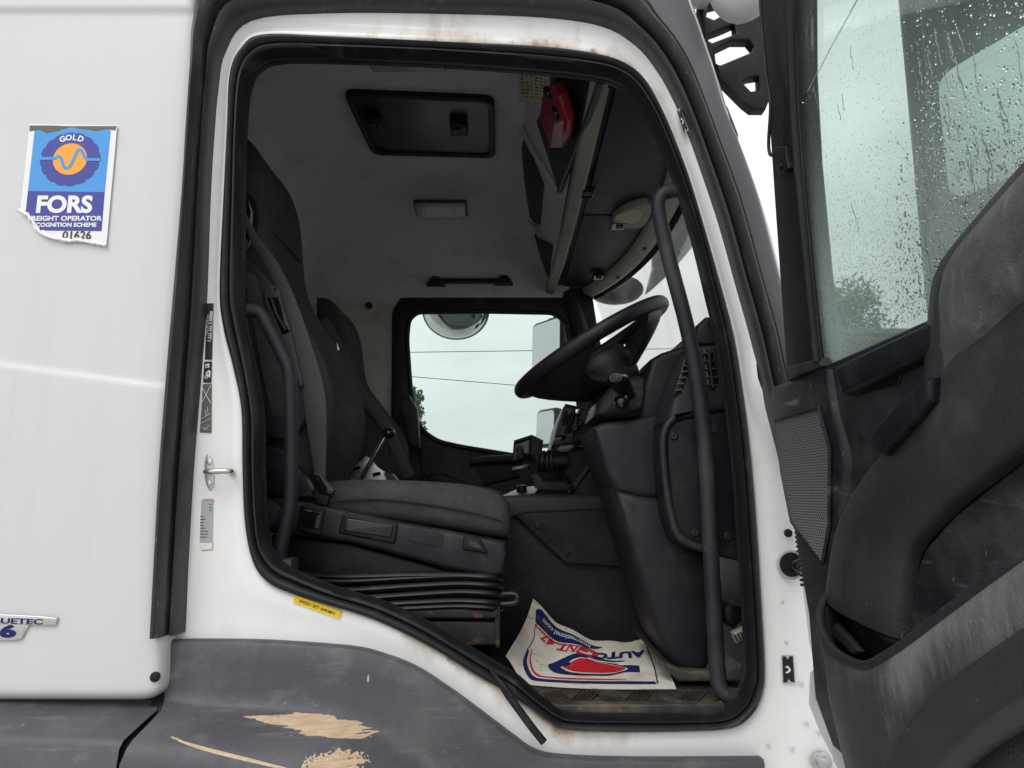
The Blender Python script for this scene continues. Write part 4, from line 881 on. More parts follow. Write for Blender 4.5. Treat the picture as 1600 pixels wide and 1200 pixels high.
# speaker mesh
GP = [(1211, 656), (1280, 637), (1297, 700), (1296, 820), (1285, 880), (1262, 850), (1237, 815), (1222, 740)]
pxplate('speaker_grille', [GP], FL, .003, .006, 'gloss_black', DOOR, .001, rnd=.008)
gp = [FL.px(u, v, .004) for u, v in GP]
def inside(x, y):
    r = False
    for (x0, y0), (x1, y1) in zip(gp, gp[1:] + gp[:1]):
        if (y0 > y) != (y1 > y) and x < (x1 - x0) * (y - y0) / (y1 - y0) + x0: r = not r
    return r
mat('grille_wire', (.045, .045, .05), .35, vary=.2, vscale=40)
V, Fc = [], []
gx0, gx1 = min(p[0] for p in gp), max(p[0] for p in gp); gy0, gy1 = min(p[1] for p in gp), max(p[1] for p in gp)
PT = .0062
for fam in (1, -1):
    dx_, dy_ = math.cos(R(52)), fam * math.sin(R(52)); nx_, ny_ = -dy_, dx_
    for k in range(-80, 80):
        ox, oy = (gx0 + gx1) / 2 + nx_ * k * PT, (gy0 + gy1) / 2 + ny_ * k * PT
        run = None
        for j in range(-150, 151):
            x_, y_ = ox + dx_ * j * .002, oy + dy_ * j * .002; ok_ = inside(x_, y_)
            if ok_ and run is None: run = (x_, y_)
            if run and (not ok_ or j == 150):
                hw_ = .0010; b0_ = len(V)
                for (qx, qy) in (run, (x_, y_)):
                    for sn, cz in ((-1, .003), (0, .0052), (1, .003)): V.append(FL.P(qx + nx_ * hw_ * sn, qy + ny_ * hw_ * sn, cz))
                Fc += [(b0_, b0_ + 1, b0_ + 4, b0_ + 3), (b0_ + 1, b0_ + 2, b0_ + 5, b0_ + 4)]; run = None
o = mesh('grille_mesh', V, Fc, 'grille_wire', DOOR, smooth=False); o['kind'] = 'stuff'
tube('grille_border', [FL.W(u, v, .004) for u, v in GP], .0035, 'door_plastic', DOOR, 6, True)
# soft ridge between speaker and pull recess
ra_ = cat([FL.W(1286, 582, .0), FL.W(1292, 640, .0), FL.W(1303, 740, .0), FL.W(1302, 820, .0), FL.W(1293, 925, .0)], 5); rb_ = cat([FL.W(1300, 577, .0), FL.W(1310, 640, .0), FL.W(1330, 720, .0), FL.W(1322, 800, .0), FL.W(1306, 910, .0)], 5)
strips('trim_ridge', [[p + Vector((.004, 0, 0)) for p in ra_], mixrow(ra_, rb_, .25, 0), mixrow([p + Vector((-.010, 0, 0)) for p in ra_], [p + Vector((-.010, 0, 0)) for p in rb_], .6, 0), [p + Vector((-.008, 0, 0)) for p in rb_], [p + Vector((.006, -.004, 0)) for p in rb_]], 'door_plastic', DOOR, sharp=0)
# sill rail and pull recess
pxplate('sill_rail', [[(1301, 572), (1455, 500), (1462, 545), (1440, 556), (1372, 590), (1314, 618), (1306, 600)]], FL, .035, .04, 'black_plastic', DOOR, .010)
pxplate('pull_recess', [[(1308, 612), (1402, 580), (1452, 552), (1452, 590), (1420, 630), (1372, 706), (1352, 690), (1320, 650)]], FL, .010, .012, 'dark_plastic', DOOR, .004)
pxplate('recess_shade_plate', [[(1316, 616), (1372, 592), (1408, 578), (1404, 600), (1350, 616)]], FL, .013, .004, 'gloss_black', DOOR, .001)  # thin black plate painted in for the shade below the rail
pxplate('pull_handle', [[(1352, 690), (1362, 668), (1398, 628), (1440, 590), (1452, 590), (1450, 628), (1430, 650), (1374, 712)]], FL, .055, .03, 'black_plastic', DOOR, .010)
mat('band_plastic', (.024, .024, .028), .40, vary=.15, vscale=14, bump=.5, bscale=420, dirt=[((.16, .155, .15), 5, .5, .78, .22, (1, 1, 1)), ((.3, .29, .27), 100, .665, .71, .3, (1, .5, .5))])
# satin armrest band sweeping from the pocket up to the top right; two-plane loft
bl = [(1306, 935), (1310, 900), (1318, 850), (1336, 795), (1378, 730), (1432, 672), (1456, 640), (1462, 600), (1465, 540), (1472, 450), (1482, 415), (1505, 380), (1605, 265), (1720, 140)]
br = [(1418, 1000), (1420, 950), (1426, 900), (1440, 855), (1490, 800), (1560, 745), (1610, 708), (1660, 670), (1690, 650), (1720, 620), (1730, 600), (1740, 580), (1740, 560), (1740, 540)]
La = cat([FL.W(u, v, .004) for u, v in bl], 6); Lc = cat([FL.W(u, v, .02) for u, v in br], 6)
def drow(t_, c): return [a.lerp(b_, t_) + Vector((-c, 0, 0)) for a, b_ in zip(La, Lc)]
strips('armrest_band', [drow(0, -.006), drow(0, .006), drow(.02, .016), drow(.06, .024), drow(.15, .030), drow(.4, .034), drow(.75, .026), drow(.93, .016), drow(.985, .006), drow(1, -.006)], 'band_plastic', DOOR, sharp=50)
# scuffed upper pad on the band
pad_l = [(1466, 600), (1472, 520), (1480, 440), (1492, 405), (1515, 372), (1605, 270), (1720, 145)]
pad_r = [(1470, 600), (1512, 552), (1560, 512), (1600, 478), (1640, 450), (1700, 400), (1760, 350)]
pl = cat([FL.W(u, v, .03) for u, v in pad_l], 5); pr = cat([FL.W(u, v, .045) for u, v in pad_r], 5)
def prow(t_, c): return [a.lerp(b_, t_) + Vector((-c + .02 * max(0, 1 - i / 8), 0, 0)) for i, (a, b_) in enumerate(zip(pl, pr))]
mat('scuffed', (.034, .034, .037), .5, vary=.2, vscale=12, bump=.6, bscale=420, dirt=[((.18, .175, .18), 5, .36, .68, .42, (1, 1, 1)), ((.28, .27, .27), 26, .48, .72, .22, (1, 1.5, .7)), ((.4, .38, .35), 110, .65, .70, .35, (1, 1, 1))])
strips('armrest_pad', [prow(0, -.01), prow(0, .002), prow(.04, .010), prow(.2, .016), prow(.6, .018), prow(.9, .008), prow(1, -.012)], 'scuffed', DOOR, sharp=50)
# dark inset panel
pxplate('inset_panel', [[(1422, 1010), (1424, 950), (1430, 900), (1444, 858), (1492, 805), (1560, 750), (1610, 712), (1720, 640), (1760, 1000), (1500, 1040)]], FL, .014, .014, 'door_plastic', DOOR, .004)
# door pocket: scooped bin, thick lip
LIP = [(1306, 918, .004), (1292, 932, .03), (1282, 955, .055), (1284, 985, .08), (1302, 1015, .10), (1330, 1034, .112), (1356, 1040, .118), (1385, 1026, .118), (1420, 1003, .116), (1500, 942, .112), (1600, 868, .108), (1740, 770, .10)]
lw = [FL.W(u, v, c) for u, v, c in LIP]
lip = cat(lw, 6)
low = []
for i, p in enumerate(lip):
    k = i / (len(lip) - 1)
    dz = .13 + .16 * min(1, max(0, (k - .05) / .4))
    back = (.56 - p.x) * .72
    low.append(Vector((.56 - back, p.y - .02 * (1 - k) + .0, p.z - dz)))
def krow(t_, bul): return [a.lerp(b_, t_) + Vector((-bul, 0, 0)) for a, b_ in zip(lip, low)]
botr = [Vector((.562, p.y - .05, p.z - .16)) for p in low]
inn = [Vector((min(.56, p.x + .010), p.y, p.z - .004)) for p in lip]; inn2 = [Vector((min(.562, p.x + .03), p.y, p.z - .12)) for p in lip]
mat('pocket_plastic', (.030, .030, .033), .46, vary=.18, vscale=10, bump=.6, bscale=420, dirt=[((.24, .235, .235), 9, .66, 1.15, .36, (1, 1.4, .8), 'grime'), ((.36, .35, .34), 55, .72, 1.15, .24, (1, 2.0, .5), 'grime'), ((.45, .42, .37), 120, .655, .70, .35, (1, 1, 1))])
PKR = [inn2, inn, mixrow(inn, lip, .6, 0), krow(0, .002), krow(.04, .006), krow(.12, .006), krow(.22, .005), krow(.34, .006), krow(.5, .008), krow(.85, .004), krow(1, 0), [a.lerp(b_, .5) for a, b_ in zip(low, botr)], botr]
DW = [0, 0, .2, .40, .42, .34, .22, .12, .06, .10, .16, .1, 0]
PKA = [DW[r] * (.55 + .75 * min(1, max(0, (i - 30) / 18))) + .10 * math.sin(i * .35 + r) for r in range(len(PKR)) for i in range(len(lip))]
PK = strips('door_pocket', PKR, 'pocket_plastic', DOOR, sharp=60, attr=('grime', PKA))
tube('pocket_lip', lip, [.0065] * len(lip), 'dark_plastic', DOOR, 8)
# pressed arc on the lower pocket face and pale kick strip
arc = cat([FL.W(1392, 1200, .10), FL.W(1412, 1150, .105), FL.W(1450, 1098, .11), FL.W(1510, 1048, .112), FL.W(1600, 985, .112), FL.W(1740, 900, .11)], 6)
arc2 = [p + Vector((.03, -.04, -.30)) for p in arc]
strips('pocket_step', [[p + Vector((.03, .0, 0)) for p in arc], [p + Vector((-.004, 0, .0)) for p in arc], [p + Vector((-.012, -.002, -.012)) for p in arc], mixrow(arc, arc2, .4, 0), arc2], 'pocket_plastic', DOOR, sharp=60)
tube('kick_strip', cat([FL.W(1470, 1215, .125), FL.W(1530, 1160, .125), FL.W(1600, 1115, .125), FL.W(1740, 1040, .125)], 5), .011, 'grey_plastic', DOOR, 10)
pxplate('pocket_contents', [[(1296, 990), (1304, 974), (1342, 1018), (1332, 1024)]], FL, .035, .012, 'dark_plastic', DOOR, .003)
# lower white edge of the door seen past the trim
pxplate('door_edge', [[(1264, 1050), (1272, 1042), (1290, 1100), (1330, 1160), (1420, 1260), (1340, 1260), (1282, 1150), (1262, 1100)]], FL, -.012, .03, 'white_paint', DOOR, .006)
for k in range(14): box('edge_stop', .563, .575, -.072 - .0012 * k, -.064 - .0012 * k, 1.785 - .009 * k, 1.790 - .009 * k, 'rubber', DOOR, .001)
box('door_end', .43, .62, -.99, -.975, 1.2, 2.06, 'door_plastic', DOOR, .006)
# window frame upright
WFr = pxplate('window_upright', [[(1182, -60), (1236, -60), (1238, 120), (1246, 260), (1262, 430), (1276, 560), (1278, 576), (1228, 586), (1222, 500), (1208, 300), (1196, 120)]], FU, .0, .05, 'black_plastic', DOOR, .008)
tube('glass_channel', cat([FU.W(1234, -60, .006), FU.W(1238, 120, .006), FU.W(1247, 260, .006), FU.W(1263, 430, .006), FU.W(1277, 565, .006)], 6), .009, 'rubber', DOOR, 8)
tube('frame_wire', cat([FU.W(1186, -40, .012), FU.W(1192, 60, .012), FU.W(1199, 130, .012), FU.W(1204, 165, .014), FU.W(1201, 220, .014), FU.W(1203, 240, .014), FU.W(1210, 243, .014)], 5), .0035, 'dark_plastic', DOOR, 8)
bk = pxplate('frame_bracket', [[(1208, 230), (1227, 228), (1228, 246), (1231, 262), (1225, 271), (1214, 271), (1210, 260)]], FU, .014, .016, 'black_plastic', DOOR, .004)
disc('bracket_screw', FU.W(1220, 260, .0145), FU.ez, .006, .003, 'gloss_black', DOOR, 16)
pxplate('frame_joint', [[(1226, 574), (1276, 560), (1284, 572), (1240, 590), (1228, 596)]], FU, .008, .03, 'dark_plastic', DOOR, .005)
# window pane
PANE = [(1230, -90), (1760, -500), (1800, 330), (1470, 515), (1300, 600), (1270, 610), (1258, 430), (1242, 260), (1234, 120)]
pane = pxplate('window_pane', [PANE], FU, -.014, .005, 'door_glass', DOOR)
# rain drops clinging to the pane
random.seed(21)
V, Fc = [], []
def drop(a, b_, r, el):
    base = len(V); n_ = 8
    for h, k in ((0, 1.0), (.38, .82), (.58, .42)):
        for j in range(n_):
            q = 2 * math.pi * j / n_
            V.append(FU.P(a + r * k * math.cos(q), b_ + r * k * math.sin(q) * (el if math.sin(q) > 0 else 1), -.0138 + h * r))
    V.append(FU.P(a, b_, -.0138 + .62 * r))
    for l in range(2):
        for j in range(n_):
            x0 = base + l * n_ + j; x1 = base + l * n_ + (j + 1) % n_; Fc.append((x0, x1, x1 + n_, x0 + n_))
    for j in range(n_): Fc.append((base + 2 * n_ + j, base + 2 * n_ + (j + 1) % n_, base + 3 * n_))
    Fc.append(tuple(base + j for j in range(n_ - 1, -1, -1)))
cnt = 0
while cnt < 8500:
    u = random.uniform(1245, 1610); v = random.uniform(-10, 560)
    if u < 1236 + max(0, v - 100) * .085: continue
    if v > 572 - (u - 1270) * .45: continue
    dens = .10 + .9 * max(0, min(1, (v - 200) / 160)) * (.45 + .55 * (u > 1400)) + (.5 if u > 1440 and v > 120 else 0)
    if v > 400 and u < 1440: dens = 1.0
    if random.random() > dens: continue
    a, b_ = FU.px(u, v, -.0138)
    big = u > 1400 and random.random() < .16
    r = random.uniform(.0005, .0011) if not big else random.uniform(.0011, .0022)
    drop(a, b_, r, random.choice((1, 1, 1.2, 1.6))); cnt += 1
for k in range(45):   # running trickles
    u = random.choice((random.uniform(1430, 1500), random.uniform(1270, 1600), random.uniform(1470, 1610))); v = random.uniform(20, 480)
    if v > 540 - (u - 1270) * .45: continue
    a, b_ = FU.px(u, v, -.0138)
    for j in range(random.randint(8, 26)):
        b_ -= .0024; a += random.uniform(-.0011, .0012)
        drop(a, b_, random.uniform(.0007, .0012), 2.2)
o = mesh('rain_drops', V, Fc, 'water_drop', DOOR, sharp=0); o['kind'] = 'stuff'
# smear line on the glass
tube('smear', [FU.W(1254, 160, -.0135), FU.W(1300, 70, -.0135), FU.W(1345, -10, -.0135)], .0012, 'water_drop', DOOR, 6)

# ================================================================== FITTINGS ON THE CAB BODY
def oval(cu, cv, ru, rv, n_=20, tilt=0): return [(cu + ru * math.cos(a) + tilt * rv * math.sin(a), cv - rv * math.sin(a)) for a in (2 * math.pi * k / n_ for k in range(n_))]
SR = thing('door_striker', 'steel door striker loop bolted to the white door pillar', 'striker', U(328, 765, .07))
pxplate('striker_plate', [oval(327, 738, 8, 29, tilt=-.06)], YF(.0735), 0, .006, 'steel', SR, .002)
MATS['steel_clean'] = mat('steel_clean', (.6, .59, .56), .3, metal=.95, vary=.15, vscale=40)
tube('striker_loop', cat([U(322, 737, .07), U(322, 737, .045), U(330, 736.5, .035), U(352, 736, .035), U(361, 736.5, .045), U(361, 737, .075)], 5), .006, 'steel_clean', SR, 12)
for v in (722, 755): disc('bolt', U(327.5, v, .0735), (0, -1, 0), .0065, .004, 'steel_clean', SR, 12)

HG = thing('hinge_bolt', 'rusty hinge bolt on white pillar below the door', 'hinge', U(1283, 1192, .07))
disc('washer', U(1283, 1190, .068), (0, -1, 0), .021, .006, 'steel', HG, 24, .002)
disc('bolt_head', U(1283, 1190, .062), (0, -1, 0), .012, .012, 'steel', HG, 6, .002)
CB = thing('door_check_boot', 'round black rubber boot in white pillar behind the door', 'boot', U(1234, 882, .07))
disc('boot_ring', U(1236, 882, .066), (0, -1, 0), .031, .006, 'decal_silver', CB, 28, .002)
disc('boot_cup', U(1236, 882, .062), (0, -1, 0), .026, .006, 'rubber', CB, 28, .003)
disc('boot_nose', U(1243, 883, .057), (.3, -1, 0), .015, .022, 'gloss_black', CB, 20, .004)
PG = tag(disc('rubber_grommet', U(1231, 833, .066), (0, -1, 0), .009, .006, 'rubber', None, 16), 'tiny black grommet above the rubber boot on the white pillar', 'grommet')
random.seed(5)
DM = [(1228, 1004), (1214, 1092), (1260, 1130), (1195, 1130), (1238, 1170), (1200, 1164), (1252, 1068), (1280, 1145), (1222, 940), (1213, 965)]
for u, v in DM: disc('dimple', U(u, v, .0705), (0, -1, 0), .0048, .0012, 'white_paint', CAB, 12, .0006)

# ---------------------------------------------------------------- accreditation sticker, torn at the top and at the lower left
def ST_(n, l, loc, c='sticker', grp=None): return thing(n, l, c, loc, grp)
FO = ST_('scheme_sticker', 'torn blue and white sticker reading FORS GOLD on the white side panel', U(110, 290, 0))
# NOTE: the panel surface lies about 4 mm behind Y=0 here
C0 = .0008
pxplate('backing', [[(46, 193), (183, 196), (177, 262), (166, 384), (150, 378), (140, 379), (125, 374), (112, 376), (96, 373), (80, 373), (66, 367), (58, 358), (50, 345), (44, 338), (31, 330), (38, 270)]], FS, C0, .0012, 'decal_white', FO)
pxplate('torn_top', [[(46, 196), (60, 196), (80, 196), (105, 197), (130, 197), (182, 197), (180, 204), (172, 202), (160, 203), (148, 205), (140, 203), (128, 202), (118, 200), (110, 199), (103, 201), (97, 202), (90, 205), (84, 206), (78, 207), (72, 208), (66, 205), (60, 203), (46, 205)]], FS, C0 + .0006, .0006, 'decal_grey', FO)
pxplate('sky_field', [[(54, 204), (60, 203.5), (66, 205.5), (72, 208.5), (78, 207.5), (90, 205.5), (97, 202.5), (110, 200), (118, 200.5), (128, 202.5), (140, 203.5), (148, 205.5), (160, 203.5), (173, 203), (163.5, 300), (43.5, 298.5)]], FS, C0 + .0006, .0006, 'decal_sky', FO)
pxplate('indigo_field', [[(43.5, 298.5), (163.5, 300), (158.5, 361), (62, 360), (55, 350), (48, 340), (40, 332)]], FS, C0 + .0006, .0006, 'decal_indigo', FO)
cx_, cz_ = FS.px(110, 249, C0)
rr_ = abs(FS.px(157, 249, C0)[0] - FS.px(63, 249, C0)[0]) / 2; hh_ = abs(FS.px(110, 207, C0)[1] - FS.px(110, 291, C0)[1]) / 2
tyre = []
for k in range(96):
    a = 2 * math.pi * k / 96; f = 1.0 if (k % 6) < 4 else .965
    tyre.append((cx_ + rr_ * f * math.cos(a), cz_ + hh_ * f * math.sin(a)))
pl_ = lambda c: (lambda a, b_, z: FS.P(a, b_, c + z))
plate('tyre_ring', [tyre], pl_(C0 + .0011), .0005, 'decal_indigo', FO)
plate('orange_disc', [[(cx_ + rr_ * .565 * math.cos(a), cz_ + hh_ * .585 * math.sin(a)) for a in (2 * math.pi * k / 48 for k in range(48))]], pl_(C0 + .0016), .0005, 'decal_orange', FO)
wl = [Vector((cx_ + rr_ * a, cz_ + hh_ * b_, 0)) for a, b_ in ((-1.0, .02), (-.7, .02), (-.5, .03), (-.38, .10), (-.28, .0), (-.18, -.28), (-.03, -.33), (.08, -.15), (.18, .18), (.26, .34), (.38, .28), (.5, .05), (.6, -.02), (.8, -.02), (1.0, -.02))]
wl = cat(wl, 5); up = []; dn = []
for i, p in enumerate(wl):
    tn = (wl[min(i + 1, len(wl) - 1)] - wl[max(i - 1, 0)]).normalized(); nn_ = Vector((-tn.y, tn.x, 0)); up.append(p + nn_ * .0034); dn.append(p - nn_ * .0034)
plate('wave', [[(p.x, p.y) for p in up + dn[::-1]]], pl_(C0 + .0021), .0005, 'decal_sky', FO)
for ch, a in zip('GOLD', (113, 98, 84, 69)):
    q = R(a); ox, oz = cx_ + rr_ * .80 * math.cos(q), cz_ + hh_ * .80 * math.sin(q); ro = q - R(90)
    text('gold_letter', ch, .0185, lambda x, y, z, ox=ox, oz=oz, ro=ro: FS.P(ox + x * math.cos(ro) - y * math.sin(ro), oz + x * math.sin(ro) + y * math.cos(ro), C0 + .0016), 'decal_white', FO, .0006)
def pxtext(nm, s, u, v, h, c, material, parent, fr=FS, bold=.0, xs=1.0, rot=0.0, width=None):
    a0, b0 = fr.px(u, v, c); ro = R(rot)
    size = h / .70
    o_ = text(nm, s, size, lambda x, y, z: fr.P(a0 + x * math.cos(ro) - y * math.sin(ro), b0 + x * math.sin(ro) + y * math.cos(ro), c), material, parent, bold, xs=xs)
    return o_
mpp = 1.5 / FPX * 1.02
pxtext('lettering', 'FORS', 100, 320.5, 27 * mpp, C0 + .0012, 'decal_white', FO, bold=.0022, xs=1.0)
pxtext('lettering', 'FREIGHT OPERATOR', 101, 341.5, 7.6 * mpp, C0 + .0012, 'decal_white', FO, bold=.0005, xs=1.17)
pxtext('lettering', 'ECOGNITION SCHEME', 101, 351.5, 6.6 * mpp, C0 + .0012, 'decal_white', FO, bold=.0005, xs=1.06)
pxtext('lettering', '01626', 120, 368, 13 * mpp, C0 + .0012, 'decal_black', FO, bold=.0004)
# curled paper edge along the tear
random.seed(9)
tl = cat([U(u, v, -.0015) for u, v in ((30, 329), (38, 333), (46, 339), (52, 347), (57, 357), (66, 365), (80, 371), (96, 375), (112, 377), (126, 376), (140, 380), (152, 380), (166, 385))], 4)
ra = []
for i, p in enumerate(tl):
    ra.append(p + Vector((random.uniform(-.001, .001), -random.uniform(.0005, .002), random.uniform(-.001, .0015))))
strips('torn_curl', [[p + Vector((.001, 0, .006 + random.uniform(-.002, .002))) for p in ra], [p + Vector((.0, -.003, .003)) for p in ra], [p + Vector((-.001, -.0035, -.001 + random.uniform(-.0012, .0012))) for p in ra], [p + Vector((-.001, .001, -.003 + random.uniform(-.0015, .0015))) for p in ra]], 'decal_white', FO, sharp=20)

# ---------------------------------------------------------------- engine badge at the frame edge
BG = thing('engine_badge', 'chrome engine badge lettered on a bar, low on the white panel', 'badge', U(30, 980, 0))
Cb = .008
pxplate('badge_bar', [[(-140, 956), (0, 959.5), (60, 962.5), (89, 965.5), (86, 977.5), (-140, 976)]], FS, Cb, .008, 'badge_metal', BG, .002)
pxplate('badge_tab', [[(-60, 974), (45, 977), (38, 989), (33, 999), (22, 1001.5), (-50, 1001)]], FS, Cb - .0012, .007, 'badge_metal', BG, .002)
pxtext('lettering', 'BLUETEC', 22, 971, 7.5 * mpp, Cb + .0006, 'ink_navy', BG, bold=.0004, xs=1.95, rot=-1.5)
pxtext('lettering', '6', 12, 987.5, 16 * mpp, Cb - .0005, 'ink_navy', BG, bold=.0018, xs=2.0)
pxplate('tab_rim', [[(-60, 978), (40, 979), (35, 988), (31, 996), (20, 998.5), (-50, 998)], [(-58, 979), (38, 980.2), (33.5, 988), (29.5, 995), (19.5, 997.3), (-50, 997)]], FS, Cb - .0008, .0006, 'decal_silver', BG)

# ---------------------------------------------------------------- small decals of the door opening
YS_ = ST_('speed_sticker', 'yellow strip sticker with small printed words on the white sill', U(495, 948, .065))
fy = YF(.0635)
pxplate('strip', [[(461, 930), (533, 955), (530, 967), (458, 942)]], fy, 0, .001, 'decal_yellow', YS_)
pxtext('lettering', 'SPEED SET 60KMH', 495, 949, 4.0 * mpp * 1.04, .0006, 'decal_black', YS_, fr=fy, bold=.0001, xs=1.25, rot=-19)
def pillar_text(s, u, v, h, fr, c, m_, par, xs=1.0, rot=-90, bold=0): pxtext('lettering', s, u, v, h, c, m_, par, fr=fr, bold=bold, xs=xs, rot=rot)
fd = YF(.0725)
D1 = ST_('phone_decal', 'tall black decal with white phone number at the top of the door pillar', U(327, 515, .07))
pxplate('black_field', [[(323, 474), (333.5, 474), (331, 562), (320, 562)]], fd, 0, .001, 'decal_black', D1)
pillar_text('00800 5 777 777 7', 328, 510, 4.6 * mpp * 1.05, fd, .0005, 'decal_white', D1, .98, -91.5, .0002)
pillar_text('+44 207 660 9993', 323.6, 507, 3.2 * mpp, fd, .0005, 'decal_white', D1, 1.0, -91.5)
pillar_text('Mercedes-Benz Customer Assistance', 332, 512, 2.0 * mpp, fd, .0005, 'decal_white', D1, .9, -91.5)
D2 = ST_('pictogram_decal', 'small black square pictogram decal on the door pillar', U(325, 580, .07))
pxplate('black_field', [[(319, 565), (331, 565), (330, 598), (317.5, 598)]], fd, 0, .001, 'decal_black', D2)
pxplate('pictogram', [[(321, 583), (326, 578), (329, 580), (328, 590), (324, 588)], [(323, 583), (326, 581), (326, 586)]], fd, .0006, .0006, 'decal_white', D2)
pxplate('pictogram', [oval(322, 589, 2.4, 3), oval(322, 589, 1.3, 1.8)], fd, .0006, .0006, 'decal_white', D2)
pxplate('pictogram', [[(321, 569), (327, 568), (327, 574), (321, 575)], [(322, 570), (326, 573), (322, 574)]], fd, .0006, .0006, 'decal_white', D2)
D3 = ST_('warning_decal', 'tall dark warning decal crossed out with a white X', U(320, 640, .07))
pxplate('dark_field', [[(313.5, 600), (330.5, 600), (330, 676), (311.5, 676)]], fd, 0, .001, 'decal_grey', D3)
for a_, b_ in (((314.5, 603), (329, 630)), ((329.5, 602), (314, 631))): tube('cross_line', [fd.W(*a_, .0006), fd.W(*b_, .0006)], .0008, 'decal_white', D3, 5)
for a_, b_ in (((313, 655), (329, 646)), ((313, 662), (329, 653)), ((314, 668), (325, 671)), ((320, 640), (322, 650)), ((324, 636), (325, 648)), ((318, 672), (328, 664))): tube('sketch_line', [fd.W(*a_, .0006), fd.W(*b_, .0006)], .0005, 'decal_white', D3, 5)
D4 = ST_('data_plate', 'silver data label with red corner marks under the door striker', U(322, 830, .07))
fq = YF(.0745)
pxplate('silver_field', [[(311, 781), (334, 781), (332.5, 848), (308.5, 848)]], fq, 0, .001, 'decal_silver', D4, rnd=.003)
pxplate('white_field', [[(308.5, 849), (332.5, 849), (332, 860), (308, 859)]], fq, 0, .001, 'decal_white', D4)
tube('red_mark', [fq.W(318, 780, .0006), fq.W(333, 780.5, .0006), fq.W(334.5, 784, .0006)], .0007, 'decal_red', D4, 5)
tube('red_mark', [fq.W(333, 848, .0006), fq.W(332, 858.5, .0006), fq.W(315, 860, .0006)], .0007, 'decal_red', D4, 5)
random.seed(4)
for k in range(12):
    v = 788 + k * 4.6; u0 = 327 if k < 3 else 313; L_ = random.uniform(5, 14) if k >= 3 else 4
    if k == 3: continue
    pxplate('print_line', [[(u0 - k * .1, v), (u0 + L_ - k * .1, v), (u0 + L_ - k * .1, v + 1.1), (u0 - k * .1, v + 1.1)]], fq, .0004, .0003, 'decal_black', D4)
def belt_decal(fr, pts, lbl):
    T = ST_('belt_decal', lbl, fr.W(*pts[2]))
    pxplate('pale_border', [pts], fr, 0, .0008, 'decal_silver', T)
    cu = sum(p[0] for p in pts) / 4; cv = sum(p[1] for p in pts) / 4
    ins = [(cu + (u - cu) * .86, cv + (v - cv) * .93) for u, v in pts]
    pxplate('black_field', [ins], fr, .0004, .0006, 'decal_black', T)
    tl_, tr_, br_, bl_ = [Vector(p) for p in ins]
    def L2(a, b_): p = tl_.lerp(tr_, a).lerp(bl_.lerp(br_, a), b_); return (p.x, p.y)
    pxplate('notch', [[L2(.3, 0), L2(.7, 0), L2(.5, .12)]], fr, .0008, .0004, 'decal_silver', T)
    pxplate('notch', [[L2(.3, 1), L2(.7, 1), L2(.5, .88)]], fr, .0008, .0004, 'decal_silver', T)
    pxplate('emblem', [[L2(.2, .42), L2(.45, .36), L2(.6, .44), L2(.75, .52), L2(.6, .62), L2(.35, .66), L2(.2, .62), L2(.5, .56), L2(.55, .5), L2(.42, .44)]], fr, .0008, .0004, 'decal_white', T)
belt_decal(YF(.0655), [(1221, 1024), (1240, 1024), (1243, 1067), (1223, 1068)], 'black rectangular emblem decal on the white pillar beside the door')
belt_decal(YF(.058), [(1056.5, 172), (1063, 169), (1076, 203), (1069, 209)], 'small black emblem decal on the white frame near the windscreen pillar')

# ================================================================== PAPER FLOOR MAT
PM = thing('paper_mat', 'dirty paper floor mat printed red and navy, curled in the footwell', 'floor mat', UZ(940, 1060, 1.38))
N0 = resample(cat([U(790, 1025, .42), U(812, 1058, .355), U(840, 1080, .315), U(940, 1082, .285), U(1057, 1081, .285)], 8), 41)
N1 = resample(cat([U(833, 935, .70), U(852, 955, .71), U(880, 976, .73), U(945, 1001, .77), U(1027, 1000, .84)], 8), 41)
def mat_pt(s, t_, lift=0.0):
    s = max(0, min(1, s)); t_ = max(0, min(1, t_))
    def at(A):
        k = s * (len(A) - 1); i = min(int(k), len(A) - 2); return A[i].lerp(A[i + 1], k - i)
    p = at(N0).lerp(at(N1), t_)
    p.z += .010 * math.sin(t_ * 9 + s * 5) * s * (1 - s) * 2 - .018 * math.sin(math.pi * t_) * (1 - s) + .0035 * math.sin(s * 23 + t_ * 6)
    p.z = max(p.z, 1.381); p.z += lift
    return p
G = [[mat_pt(i / 40, j / 30) for i in range(41)] for j in range(31)]
strips('sheet', G + [[p - Vector((0, 0, .0008)) for p in r] for r in G[::-1]], 'paper', PM, sharp=60)
def mprint(nm, poly, material, lift=.0012, n_=14):
    """polygon given as two matched edges in sheet coordinates"""
    A, B = poly
    A = cat([(a, b_, 0) for a, b_ in A], 5); B = cat([(a, b_, 0) for a, b_ in B], 5)
    rows_ = [[mat_pt(a.lerp(b_, k / 4).x, a.lerp(b_, k / 4).y, lift) for a, b_ in zip(A, B)] for k in range(5)]
    return strips(nm, rows_, material, PM, sharp=0)
mprint('navy_border', ([(.10, .42), (.13, .20), (.22, .10), (.40, .085), (.70, .085), (.91, .075)], [(.12, .42), (.15, .26), (.24, .16), (.42, .135), (.70, .135), (.90, .12)]), 'ink_navy')
mprint('red_border', ([(.13, .46), (.165, .29), (.25, .19), (.43, .165), (.65, .16), (.75, .155)], [(.14, .46), (.175, .31), (.26, .215), (.43, .19), (.65, .18), (.75, .165)]), 'ink_red')
mprint('border_line', ([(.91, .09), (.915, .4), (.905, .7), (.90, .97)], [(.918, .09), (.923, .4), (.913, .7), (.908, .97)]), 'ink_navy')
mprint('border_line', ([(.10, .42), (.11, .6), (.09, .70), (.10, .8)], [(.108, .42), (.118, .6), (.098, .70), (.108, .8)]), 'ink_navy')
